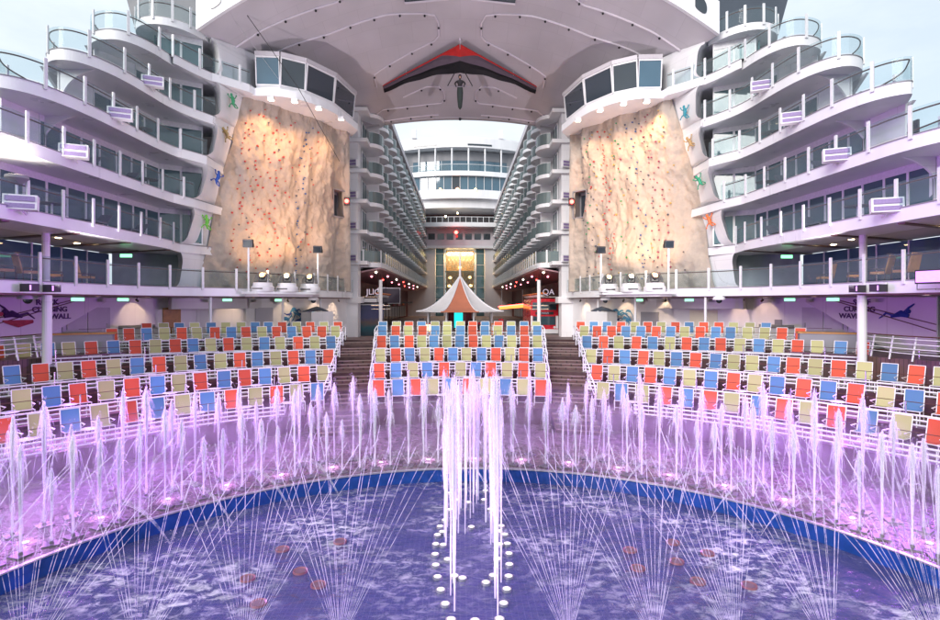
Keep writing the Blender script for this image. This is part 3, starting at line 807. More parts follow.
# ================================================================== LOWER BALCONY (promenade roof) AND ITS BACK WALLS
GP = chaikin([(19.8, 10.5), (19.4, 16), (19.2, 24), (19.0, 31), (17.6, 35.4), (14.9, 38.3), (12.6, 40.6), (11.3, 43.5), (10.5, 48), (10.3, 53)], 3)
ZG = .97
for s in (1, -1):
    G = thing('promenade_balcony', 'long curved white balcony band with glass balustrade sweeping round under the %s climbing wall' % SIDE[s], 'balcony', (s*19, 30, Z_BOARD+.7), 0, 'curved promenade balconies')
    m = MB(); m.prism(GP+[(12, 53), (24.8, 48), (24.8, 10.5)], ZG-.58, ZG-.05); m.mirror(s); m.build('balcony_deck', M['fascia'], G)
    m = MB(); m.prism(GP+[(12, 53), (24.8, 48), (24.8, 10.5)], ZG-.05, ZG); m.v = [(p[0]-.03 if p[0] < 20 else p[0], p[1], p[2]) for p in m.v]; m.mirror(s); m.build('deck_edge', M['grey'], G)
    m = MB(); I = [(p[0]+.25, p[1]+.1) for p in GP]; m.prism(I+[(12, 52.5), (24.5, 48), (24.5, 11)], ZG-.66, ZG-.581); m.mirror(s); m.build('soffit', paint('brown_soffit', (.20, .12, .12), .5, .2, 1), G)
    Ps = [(p[0]*s, p[1]) for p in GP]
    if s > 0: railing(list(reversed(Ps)), ZG, G, 2.25, .5, 1.15)
    else: railing(Ps, ZG, G, 2.25, 1.4, 1.15)
    # ceiling of the lounge level = underside of lowest suite deck, continued forward/aft
    m = MB(); m.prism([(20.4, 16.4), (21.2, 13), (24.6, 13), (24.6, 41), (19.5, 41), (19.6, 37)], ZS[4]-.56, ZS[4]-.51); m.mirror(s); m.build('lounge_ceiling', M['under'], G)
    for k in range(5):
        m = MB(); m.obox((21.6, 20+k*4.2, ZS[4]-.60), (6.5, .30, .1), R(24)); m.mirror(s); m.build('ceiling_beam', M['brownrail'], G)
    for k in range(7):
        x, y = (20.2+.9*(k % 3), 18.5+k*2.7)
        m = MB(); m.lathe([(0, -.02), (.13, -.02), (.15, 0), (0, 0)], (x, y, ZS[4]-.575), 12, cap=False); m.mirror(s); m.build('downlight', M['e_warm'], G)
    for q, (x, y) in enumerate(((21, 22), (21.5, 28), (21, 34))):
        l = bpy.data.lights.new('lounge_light', 'SPOT'); l.energy = 110; l.color = (1, .74, .55); l.spot_size = R(160); l.spot_blend = 1; l.shadow_soft_size = .2
        lo = bpy.data.objects.new('lounge_downlight_beam', l); C.objects.link(lo); lo.parent = G; lo.location = (s*(x-19), y-30, ZS[4]-.7-(Z_BOARD+.7))
    # lounge back glazing, end wall
    for k in range(8):
        y0 = 20+k*2.3
        m = MB(); m.box(24.2, y0+.04, ZG, 24.3, y0+2.26, 3.3); m.mirror(s); m.build('lounge_window', M['bluewin'], G)
        m = MB(); m.box(24.15, y0-.04, ZG, 24.35, y0+.04, 3.35); m.mirror(s); m.build('mullion', M['rail'], G)
    m = MB(); m.wall([(24.1, 38.6), (19.4, 39.8)], ZG, 3.4, .12); m.mirror(s); m.build('end_wall', paint('teal_grey_wall', (.32, .38, .42), .5, .2, .8), G)
    m = MB(); m.tube([(20.2, 27.2, ZG), (20.2, 27.2, ZS[4]-.5)], .17, 12); m.mirror(s); m.build('column', M['white'], G)
    # big white arched bulkhead near the aft end of the lounge
    arc = chaikin([(19.8, ZS[4]-.5), (20.6, 3.2), (21.6, 2.2), (22.2, ZG)], 3)
    pr = [(24.6, ZS[4]-.5)]+[(x, zz) for x, zz in arc]+[(24.6, ZG)]; nn = len(pr)
    m = MB(); m.add([(x, 20.6, zz) for x, zz in pr]+[(x, 20.75, zz) for x, zz in pr], [tuple(range(nn-1, -1, -1)), tuple(range(nn, 2*nn))]+[(q, (q+1) % nn, nn+(q+1) % nn, nn+q) for q in range(nn)])
    m.mirror(s); m.build('arched_bulkhead', M['white'], G)
    # exit sign
    m = MB(); m.box(20.2, 34.2, 2.75, 20.9, 34.26, 2.95); m.mirror(s); m.build('exit_sign', M['e_green'], G)
    # lounge chairs (high backed, woven) near the front
    for k, (x, y) in enumerate(((20.3, 24.8), (20.4, 26.4), (20.6, 22.2), (21.4, 29.5), (21.3, 31.8))):
        t = thing('armchair', 'woven high backed armchair on the %s promenade balcony, %s from the column' % (SIDE[s], ORD[k]), 'armchair', (s*x, y, ZG), s*R(200+k*13), 'armchairs on the promenade balcony')
        m = MB(); m.box(-.35, -.3, .38, .35, .35, .5); m.build('seat', paint('orange_cushion', (.42, .16, .09), .7, .2, 3) if k == 2 else M['oak'], t, world=False)
        m = MB(); m.add([(-.38, .33, .4), (.38, .33, .4), (.34, .52, 1.25), (-.34, .52, 1.25), (-.38, .39, .4), (.38, .39, .4), (.34, .58, 1.25), (-.34, .58, 1.25)], [(0, 1, 2, 3), (7, 6, 5, 4), (0, 4, 5, 1), (3, 2, 6, 7), (0, 3, 7, 4), (1, 5, 6, 2)]); m.build('backrest', M['oak'], t, world=False)
        m = MB()
        for a in (-.36, .36):
            m.tube([(a, -.28, 0), (a, -.28, .62), (a, .36, .64)], .025, 5); m.tube([(a, .34, 0), (a, .36, .64)], .025, 5)
        m.build('frame', M['shutter'], t, world=False)

    # ---- back wall under the promenade balcony
    Wp = [(25.2, 26.5), (23.2, 33.2), (21.9, 37.6), (19.2, 40.8), (15.6, 43.4), (12.6, 46.6), (11.2, 50.5), (10.9, 53.4)]
    B = thing('promenade_wall', 'white curved wall with doors and mural under the %s climbing wall' % SIDE[s], 'wall', (s*18, 42, -2.66), 0, 'promenade walls')
    m = MB(); m.wall(chaikin(Wp, 2), -3.5, .36, -.2); m.mirror(s); m.build('wall_panel', M['white'], B)
    def on_wall(t, off=.06):
        # t along the wall polyline in metres
        P = chaikin(Wp, 2); q = along(P, 1000, t)[0]
        x, y, a = q; nx, ny = math.sin(a), -math.cos(a)
        if nx*(-1)+ny*(-1) < 0: nx, ny = -nx, -ny
        return x+nx*off, y+ny*off, a
    def slab(t, w, z0, z1, mat, name, off=.05, th=.06):
        x, y, a = on_wall(t, off); m = MB(); m.obox((x, y, (z0+z1)/2), (w, th, z1-z0), a); m.mirror(s); return m.build(name, mat, B)
    d = slab(7.2, 1.5, -2.6, -.35, M['door'], 'door'); d2 = slab(8.8, 1.5, -2.6, -.35, M['door'], 'door')
    for tt, dd in ((6.7, d), (9.3, d2)):
        x, y, a = on_wall(tt, .12); m = MB(); m.obox((x, y, -1.5), (.05, .06, .3), a); m.mirror(s); m.build('handle', M['steel'], dd)
    slab(7.0, .30, -1.0, -.6, M['text_dark'], 'notice')
    if s < 0:
        slab(13.8, 1.2, -2.6, -.4, M['oak'], 'door')
        slab(17.3, 3.6, -2.6, -.55, M['white'], 'panel'); slab(20.4, 1.4, -2.6, -.45, paint('grey_lilac_door', (.40, .39, .46), .4, .1, 1), 'door')
    else:
        slab(16.6, 2.0, -2.6, -.6, paint('cream_door', (.78, .72, .55), .5, .05, 1), 'door'); slab(20.7, 1.5, -2.6, -.8, paint('grey_panel', (.30, .30, .34), .4, .1, 1), 'door')
        slab(11.3, .5, -1.6, -1.2, M['grey'], 'notice')
    slab(11.4, 2.4, -1.75, -1.55, M['grey'], 'ledge', .12, .2)
    # wave mural: sweeping brush strokes
    rnd = random.Random(5 if s < 0 else 9)
    x0, y0, a0 = on_wall(24.0, .07)
    mural = {0: MB(), 1: MB(), 2: MB()}
    for q in range(26):
        u0 = rnd.uniform(-1.9, 1.6); z0 = rnd.uniform(-2.4, -1.3); c = rnd.uniform(.5, 1.6)*rnd.choice((1, 1, -1)); w = rnd.uniform(.05, .16)
        pts = []
        for j in range(13):
            t = j/12; u = u0+c*(t-.2)+.25*math.sin(t*5+q); z = z0+1.15*math.sin(t*2.6)*(.5+.5*rnd.random()*.2) + .12*math.sin(9*t+q)
            pts.append((max(-2.3, min(2.3, u)), min(-.35, z)))
        vs = []; fs = []
        for j, (u, z) in enumerate(pts):
            t = j/12; ww = w*math.sin(PI*min(1, t+.06))+.006
            for sg in (-1, 1):
                vs.append((x0+math.cos(a0)*u+.002*q*math.sin(a0)*-1, y0+math.sin(a0)*u-.0015*q, z+sg*ww))
        for j in range(12): fs.append((2*j, 2*j+1, 2*j+3, 2*j+2))
        mural[q % 3].add(vs, fs)
    for q, mt in ((0, 'text_blue'), (1, 'mural_mid'), (2, 'mural_mid')):
        mural[q].mirror(s); mural[q].build('wave_mural', M[mt], B)
    # low kiosk with white front and dark hood by the pillar
    K = thing('bar_kiosk', 'white bar kiosk with a dark curved hood at the end of the %s promenade wall' % SIDE[s], 'kiosk', (s*11.8, 45.4, -2.66), 0, 'bar kiosks by the pillars')
    m = MB(); m.obox((11.75, 45.6, -1.95), (2.6, 1.1, 2.3), R(-62)); m.mirror(s); m.build('counter', M['white'], K)
    m = MB(); vs = []
    m.tube([(12.5, 44.2, -.76), (12.2, 44.8, -.66), (11.8, 45.5, -.55), (11.5, 46.2, -.64), (11.2, 46.8, -.76)], [.04, .12, .20, .13, .04], 8); m.mirror(s); m.build('hood', M['slate'], K, smooth=True)
    # columns under the band
    for k, (x, y) in enumerate(((19.4, 26.2), (16.6, 36.9), (13.1, 40.9), (11.6, 46.0))):
        t = thing('steel_column', 'slim white column holding the %s promenade balcony, %s from the pool end' % (SIDE[s], ORD[k]), 'column', (s*x, y, -3.0), 0, 'columns under the promenade balcony')
        r = .20 if k == 0 else .09
        MB().tube([(0, 0, 0), (0, 0, 3.32)], r, 14).build('shaft', M['white'], t, world=False)
        MB().lathe([(r*1.5, 0), (r*1.5, .05), (r, .1)], (0, 0, 0), 14).build('base_plate', M['steel'], t, world=False)
    # wall washers (lit) : black spot heads below the soffit
    for k, tt in enumerate((11.0, 17.6, 22.0, 25.0, 27.6) if s < 0 else (12.0, 13.5, 19.2, 22.6, 27.6)):
        x, y, a = on_wall(tt, .75)
        t = thing('spotlight', 'small black spotlight under the %s soffit washing the promenade wall, %s from the staircase' % (SIDE[s], ORD[k]), 'spotlight', (s*x, y, .31), 0, 'spotlights under the promenade soffit')
        m = MB(); m.tube([(0, 0, 0), (0, 0, -.16)], .02, 5); m.build('stem', M['dark'], t, world=False)
        m = MB(); m.tube([(0, -.1, -.16), (0, .12, -.26)], .07, 8); m.build('lamp_head', M['dark'], t, world=False)
        m = MB(); m.tube([(0, .121, -.2605), (0, .13, -.265)], .05, 8); m.build('lens', M['e_warm'], t, world=False)
        l = bpy.data.lights.new('wall_washer', 'SPOT'); l.energy = 100; l.color = (1, .70, .45); l.spot_size = R(105); l.spot_blend = .9; l.shadow_soft_size = .05
        lo = bpy.data.objects.new('wall_washer_light', l); C.objects.link(lo); lo.parent = t; lo.location = (0, .14, -.27)
        wx, wy, _ = on_wall(tt, 0); dv = Vector((s*wx, wy, -1.1))-Vector((s*x, y, .05)); lo.rotation_euler = dv.to_track_quat('-Z', 'Y').to_euler()
    # soffit downlights
    for k in range(9):
        q = along(GP, 3.6, 9+0)[k] if k < len(along(GP, 3.6, 9)) else None
        if q is None: break
        x, y, a = q
        t = thing('soffit_downlight', 'small warm downlight in the %s promenade soffit, %s from the pool end' % (SIDE[s], ORD[k]), 'downlight', (s*(x+1.2), y+.6, ZG-.665), 0, 'downlights in the promenade soffit')
        MB().lathe([(.10, -.012), (.15, -.02), (.16, 0), (.10, 0)], (0, 0, 0), 14, cap=False).build('bezel', M['rail'], t, world=False)
        MB().lathe([(0, -.010), (.10, -.010)], (0, 0, 0), 14, cap=False).build('lens', M['e_warm'], t, world=False)
    # green emergency signs
    for k, (x, y) in enumerate(((20.3, 29.6), (20.1, 33.2), (16.2, 38.6), (13.6, 41.6))):
        t = thing('exit_sign', 'green lit exit sign under the %s promenade soffit, %s from the pool end' % (SIDE[s], ORD[k]), 'exit sign', (s*x, y, .05), s*R(-18), 'green exit signs under the soffit')
        MB().box(-.32, -.04, -.02, .32, .04, .2).build('sign_box', M['rail'], t, world=False)
        MB().box(-.29, -.05, .01, .29, -.041, .17).build('sign_face', M['e_green'], t, world=False)

# side staircases with lettered slanted panels
for s, lines in ((-1, ['ROCK', 'CLIMBING', 'WALL']), (1, ['SURF', 'CURLING', 'WAVE'])):
    t = thing('outside_staircase', 'white sloping staircase at the far %s carrying dark purple lettering on its side' % SIDE[s], 'staircase', (s*23.0, 28.5, -2.66), 0)
    a = math.atan2(6.2, -2.6)   # plan direction of the panel
    p0 = Vector((24.3, 27.6)); p1 = Vector((21.6, 34.0)); dr = (p1-p0).normalized(); nm = Vector((-dr.y, dr.x))
    # panel polygon: full height at the outer end, rising soffit toward the inner end
    L = (p1-p0).length
    poly = [(0, -2.66), (L*.32, -2.66), (L, .0), (L, .36), (0, .36)]
    m = MB(); k = len(poly)
    f = lambda u, z, o: (p0.x+dr.x*u+nm.x*o, p0.y+dr.y*u+nm.y*o, z)
    m.add([f(u, z, 0) for u, z in poly]+[f(u, z, -.12) for u, z in poly], [tuple(range(k)), tuple(range(2*k-1, k-1, -1))]+[(q, k+q, k+(q+1) % k, (q+1) % k) for q in range(k)])
    m.mirror(s); m.build('stringer_panel', M['under'], t)
    m = MB()
    for h in (0, .35): m.tube([f(0, -1.5+h*1.0, .06), f(L*.8, .2+h*.2, .06)], .03, 5)
    m.mirror(s); m.build('handrail', M['brownrail'], t)
    m = MB()
    for q in range(8): m.obox((p0.x+dr.x*(L*.3+q*.55)+.5, p0.y+dr.y*(L*.3+q*.55), -2.5+q*.34), (1.1, .3, .05), math.atan2(dr.y, dr.x))
    m.mirror(s); m.build('tread_flight', M['grey'], t)
    ang = math.atan2(dr.y, dr.x)
    for q, (ln, u, z, sz) in enumerate(zip(lines, (L*.52, L*.54, L*.62), (-.12, -.52, -.92), (.42, .40, .40))):
        x, y, zz = f(u, z+.1, .03)
        rz = ang+PI if s > 0 else -ang
        if s > 0: rz = ang-PI
        text_mesh('lettering', ln, sz, M['text_dark'], t, (s*x, y, zz), (R(90), 0, rz if s > 0 else PI-ang), .012, bold=.012)
    # painted swimmer / climber silhouette beside the words
    m = MB(); c0 = L*.24 if s < 0 else L*.20
    base = [(c0+.0, -.55), (c0+.45, -.42)]
    m.tube([f(c0-.15, -.75, .035), f(c0+.2, -.62, .035), f(c0+.7, -.80, .035)], [.10, .2, .06], 6)
    m.tube([f(c0+.1, -.6, .035), f(c0-.15, -.3, .035), f(c0-.4, -.1, .035)], [.07, .06, .03], 5)
    m.tube([f(c0+.5, -.75, .035), f(c0+.95, -.60, .035), f(c0+1.3, -.9, .035)], [.08, .07, .03], 5)
    m.ball(f(c0-.12, -.5, .04), .13, 8)
    m.v = [(x, y, z) for x, y, z in m.v]
    m.mirror(s); m.build('painted_figure', M['text_blue'] if s > 0 else M['text_dark'], t)
    if s < 0:
        m = MB(); m.tube([f(c0-.2, -1.0, .03), f(c0+.5, -1.15, .03), f(c0+1.2, -1.05, .03)], [.06, .22, .10], 6); m.ball(f(c0-.3, -.62, .05), .12, 8); m.mirror(s); m.build('painted_patch', M['mural_red'], t)

# curved white promenade railing at the far ends, dark counter
for s in (-1, 1):
    P = chaikin([(24.3, 20.3), (22.3, 21.4), (20.9, 23.0), (20.3, 25.0), (20.3, 27.2)], 2)
    t = thing('promenade_railing', 'curved white railing with leaning posts at the far %s below the staircase lettering' % SIDE[s], 'railing', (s*20.8, 23, -2.66), 0)
    for h in (.3, .52, .74, .96):
        m = MB(); m.tube([(p[0], p[1], -2.66+h) for p in P], .024, 5); m.mirror(s); m.build('rail_pipe', M['rail'], t)
    m = MB(); m.tube([(p[0], p[1], -2.66+1.1) for p in P], .03, 6); m.mirror(s); m.build('handrail', M['brownrail'], t)
    for x, y, a in along(P, 1.15, .2):
        m = MB(); m.tube([(x-.0, y, -2.7), (x+.22, y+.02, -2.66+1.08)], .04, 6); m.mirror(s); m.build('post', M['rail'], t)
    t = thing('service_counter', 'grey boxy service counter beside the thick white column at the far %s' % SIDE[s], 'counter', (s*20.0, 29.5, -2.66), s*R(-25))
    MB().box(-1.4, -.4, 0, 1.4, .4, .95).build('counter_body', M['grey'], t, world=False)
    MB().box(-1.5, -.45, .95, 1.5, .45, 1.02).build('counter_top', M['oak'], t, world=False)

# ================================================================== CLIMBING WALLS
HOLDC = [paint('hold_red', (.46, .05, .05), .5, .1, 5), paint('hold_blue', (.03, .10, .30), .5, .1, 5), paint('hold_green', (.03, .28, .10), .5, .1, 5), paint('hold_yellow', (.50, .34, .08), .5, .1, 5), paint('hold_magenta', (.28, .04, .10), .5, .1, 5), paint('hold_grey', (.08, .09, .12), .5, .1, 5)]
hm = MB(); hm.ball((0, 0, 0), .085, 6, (1, .8, .75))
HOLD = [hm.build('hold', c, mesh_only=True) for c in HOLDC]
def rock_pt(u, z, s):
    t = (z-.9)/(15.9-.9)
    Lx, Ly = rock_edge(z)
    Lx += .10*math.sin(z*1.1+s)+.12*noise.noise(Vector((z*.9, s*4, 0)))
    Rx, Ry = 9.95, 50.2-.6*t
    x = Lx+(Rx-Lx)*u; y = Ly+(Ry-Ly)*u
    nx, ny = -.79, -.61
    bow = 1.0*math.sin(PI*min(1, u*1.15))*.6
    v = Vector((x*.45+s*17, y*.45, z*.28))
    d = bow+.45*noise.noise(v)+.22*noise.noise(v*2.7)+.13*noise.noise(v*6.1)+.07*noise.noise(v*14)
    ridge = abs(noise.noise(Vector((x*.55+s*5, y*.55, z*.16+3))))
    d += (.25+.6*max(0, min(1, (u-.5)*4)))*(ridge-.2)
    if u > .68: d += .5*math.sin((u-.68)*20)*(.5+.5*noise.noise(Vector((z*.4, u*4, s))))
    e = min(1, u/.05, (1-u)/.03)
    d = d*max(0, e)+.02
    return x+nx*d, y+ny*d, z
for s in (-1, 1):
    T = thing('climbing_wall', 'tall floodlit beige rock wall dotted with climbing holds, %s of the boardwalk opening' % SIDE[s], 'climbing wall', (s*14.5, 45, ZG), 0, 'climbing walls')
    nu, nz = 130, 150
    g = {}; vs = []
    for i in range(nu+1):
        for j in range(nz+1):
            u = i/nu; z = .95+(15.75-.95)*j/nz
            p = rock_pt(u, z, s); vs.append(p)
    fs = []
    U0, U1, H0, H1 = .865, .955, 7.6, 9.9
    for i in range(nu):
        for j in range(nz):
            u = (i+.5)/nu; z = .95+14.8*(j+.5)/nz
            if U0 < u < U1 and H0 < z < H1: continue
            a = i*(nz+1)+j; fs.append((a, a+nz+1, a+nz+2, a+1))
    m = MB(); m.add(vs, fs); m.mirror(s); m.build('rock_face', M['rock'], T, smooth=True)
    # recessed belay window
    a = Vector(rock_pt(U0, 8.7, s)); c = Vector(rock_pt(U1, 8.7, s)); ctr = (a+c)/2; ang = math.atan2(c.y-a.y, c.x-a.x)
    m = MB(); dx, dy = math.cos(ang), math.sin(ang)
    back = ctr+Vector((.79, .61, 0))*.9
    m.obox((back.x, back.y, 8.7), (1.7, .08, 2.7), ang)
    for zz in (7.55, 9.95): m.obox(((ctr.x+back.x)/2, (ctr.y+back.y)/2, zz), (1.5, 1.1, .1), ang)
    for q in (-.72, .72): m.obox(((ctr.x+back.x)/2+dx*q, (ctr.y+back.y)/2+dy*q, 8.75), (.1, 1.1, 2.3), ang)
    m.mirror(s); r_ = m.build('lookout_recess', M['grey'], T)
    m = MB(); m.obox((back.x-.1, back.y-.1, 8.7), (.9, .05, 1.9), ang); m.mirror(s); m.build('recess_window', M['darkwin'], r_)
    # red signal lamp at the recess
    lp = ctr+Vector((-.79, -.61, 0))*.45+Vector((dx, dy, 0))*.75*(1 if dx < 0 else -1)*-1
    lp = Vector(rock_pt(.962, 9.0, s))+Vector((-.3, -.35, 0))
    t = thing('signal_lamp', 'round red signal lamp beside the recess in the %s climbing wall' % SIDE[s], 'lamp', (s*lp.x, lp.y, lp.z), 0)
    MB().obox((0, .12, 0), (.5, .2, .7)).build('housing', M['dark'], t, world=False)
    MB().ball((0, -.05, 0), .19, 12).build('lens', M['e_red'], t, world=False, smooth=True)
    # holds: the first hundred individually, the rest in one piece
    rnd = random.Random(21+s)
    routes = [(.10, 0, .7), (.15, 0, .8), (.20, 0, .9), (.30, 0, .8), (.34, 0, .8), (.42, 0, .5), (.52, 1, .9), (.55, 1, .8), (.63, 0, .35)] if s < 0 else [(.12, 3, .5), (.2, 4, .9), (.25, 4, .8), (.30, 5, .8), (.36, 1, .9), (.40, 5, .6), (.5, 2, .7), (.56, 3, .4), (.62, 0, .9), (.66, 0, .8), (.75, 5, .7), (.79, 2, .6), (.84, 5, .5), (.70, 3, .5)]
    L = []
    for u0, c, dens in routes:
        z = rnd.uniform(1.6, 2.4)
        while z < 14.6:
            if rnd.random() < dens:
                u = u0+rnd.uniform(-.035, .035)-(.04*(z/15-.5) if s < 0 else 0)+(.05*(1-z/15) if u0 < .3 else 0)
                p = rock_pt(max(.02, u), z, s)
                L.append((p[0]-.06, p[1]-.06, p[2], c if rnd.random() < .85 else rnd.choice((0, 5, 3, 4) if s > 0 else (0, 5))))
            z += rnd.uniform(.26, .60)
    rnd.shuffle(L); L = L[:420]
    for (x, y, z, c) in L[:100]:
        o = mpart('climbing_hold', HOLD[c], T, (s*x-s*14.5, y-45, z-ZG), rnd.random()*6)
        sc_ = rnd.uniform(.8, 1.35); o.scale = (sc_, sc_, sc_)
    m = MB()
    for (x, y, z, c) in L[100:]:
        m.cur = c; m.ball((x, y, z), .08*rnd.uniform(.7, 1.2), 6, (1, .8, .75))
    m.mirror(s); o = m.build('climbing_hold', HOLDC, T); o['kind'] = 'stuff'

    # painted metal lizards on the white shell
    cols = ([('green', (.03, .28, .12), 16.25, 39.35, 14.2), ('golden brown', (.42, .28, .10), 16.62, 39.2, 11.8), ('blue', (.02, .08, .40), 17.02, 38.6, 8.6), ('lime green', (.16, .55, .06), 17.75, 38.6, 5.5)] if s < 0 else
            [('teal', (.02, .25, .32), 16.3, 39.35, 13.6), ('golden brown', (.50, .30, .12), 16.62, 39.2, 11.4), ('emerald green', (.02, .30, .16), 17.05, 38.6, 8.5), ('orange', (.75, .16, .04), 17.75, 38.6, 5.7)])
    for k, (cn, cc, x, y, z) in enumerate(cols):
        t = thing('lizard_ornament', '%s lizard ornament on the white shell beside the %s climbing wall' % (cn, SIDE[s]), 'ornament', (s*x, y, z), s*R(-62), 'lizard ornaments')
        m = MB(); q = rnd.uniform(-.6, .6)
        rot = lambda px, pz: (px*math.cos(q)-pz*math.sin(q), -.18, px*math.sin(q)+pz*math.cos(q))
        m.tube([rot(-.05, .42), rot(0, .28), rot(.05, .05), rot(0, -.15), rot(.12, -.38), rot(.30, -.46)], [.05, .11, .13, .10, .05, .015], 8)
        for px, pz, d in ((-1, .16, 1), (1, .16, 1), (-1, -.12, -1), (1, -.12, -1)):
            m.tube([rot(.02, pz), rot(px*.22, pz+.08*d), rot(px*.34, pz+.24*d)], [.05, .04, .03], 6); m.ball(rot(px*.35, pz+.27*d), .07, 6, (1, .5, 1))
        m.ball(rot(-.06, .44), .12, 8, (.9, .6, 1.1))
        m.build('body', paint(cn.replace(' ', '_')+'_enamel', cc, .4, .3, 6), t, world=False, smooth=True)

    # ---------------- control booth above the rock
    K = thing('control_booth', 'glazed control booth with raked windows jutting out above the %s climbing wall' % SIDE[s], 'control booth', (s*12.4, 43, 15.2), 0, 'control booths')
    bp = [(15.0, 40.8), (13.3, 40.9), (11.75, 41.9), (10.2, 44.4), (9.35, 48.2)]
    inner = [(15.6, 43.0), (10.4, 50.5)]
    zb, zt = 15.72, 18.0
    m = MB(); o1 = inset(bp, .0); m.prism(chaikin([(15.25, 40.55), (13.3, 40.5), (11.5, 41.6), (9.85, 44.3), (9.0, 48.6)], 2)+[(10.2, 51), (15.8, 43.2)], 15.1, 15.66); m.mirror(s); m.build('booth_floor', M['fascia'], K)
    m = MB(); m.prism(bp+[(10.1, 50.6), (15.7, 43.0)], 15.66, 15.95); m.mirror(s); m.build('sill', M['white'], K)
    for q in range(4):
        a_, b_ = Vector(bp[q]), Vector(bp[q+1]); mid = (a_+b_)/2; dd = (b_-a_).normalized(); nn_ = Vector((dd.y, -dd.x))
        if nn_.y > 0: nn_ = -nn_
        top = .22
        def quad(u0, u1, z0, z1, th, mat, name, par):
            m = MB(); vs = []
            for o_ in (0, th):
                for (u, z) in ((u0, z0), (u1, z0), (u1, z1), (u0, z1)):
                    p = a_+(b_-a_)*u+nn_*(top*(z-15.95)/(2.05)+o_); vs.append((p.x, p.y, z))
            m.add(vs, [(0, 1, 2, 3), (7, 6, 5, 4), (0, 4, 5, 1), (1, 5, 6, 2), (2, 6, 7, 3), (3, 7, 4, 0)]); m.mirror(s); return m.build(name, mat, par)
        wf = quad(.02, .98, 15.96, 18.0, -.02, M['bluewin' if q == 0 else 'darkwin'], 'booth_window', K)  # first pane bluer: a blue reflection put into the glass colour
        quad(-.015, .03, 15.95, 18.05, .06, M['white'], 'mullion', wf); quad(.97, 1.0, 15.95, 18.05, .05, M['white'], 'mullion', wf)
        quad(.03, .97, 15.95, 16.05, .04, M['white'], 'sill_bar', wf); quad(.03, .97, 17.93, 18.05, .05, M['white'], 'head_bar', wf)
        quad(-.02, 1.02, 18.05, 18.35, .10, M['canopy'], 'booth_roof_edge', K)
    m = MB(); m.prism(bp+[(10.1, 50.6), (15.7, 43.0)], 18.05, 18.3); m.mirror(s); m.build('booth_roof', M['canopy'], K)
    m = MB(); m.obox((13.2, 44.5, 16.4), (3.5, .7, .9), R(-52)); m.mirror(s); m.build('control_desk', M['dark'], K)
    # lit floodlights under the booth, aimed at the rock
    for q, (x, y) in enumerate(((13.9, 40.7), (12.3, 41.15), (10.9, 42.6), (9.7, 45.0))):
        t = thing('wall_floodlight', 'lit warm floodlight under the %s control booth, %s from the balconies' % (SIDE[s], ORD[q]), 'floodlight', (s*x, y, 15.0), 0, 'floodlights under the control booths')
        MB().box(-.22, -.14, -.14, .22, .14, .08).build('housing', M['rail'], t, world=False)
        MB().box(-.19, -.11, -.17, .19, .16, -.141).build('lens', M['e_white'], t, world=False)
        l = bpy.data.lights.new('flood', 'SPOT'); l.energy = 380; l.color = (1, .50, .20); l.spot_size = R(95); l.spot_blend = .8; l.shadow_soft_size = .15
        lo = bpy.data.objects.new('floodlight_beam', l); C.objects.link(lo); lo.parent = t; lo.location = (0, -.05, -.3)
        tx = Vector((s*(x+1.6), y+1.6, 11.0)); lo.rotation_euler = (tx-Vector((s*x, y, 14.7))).to_track_quat('-Z', 'Y').to_euler()

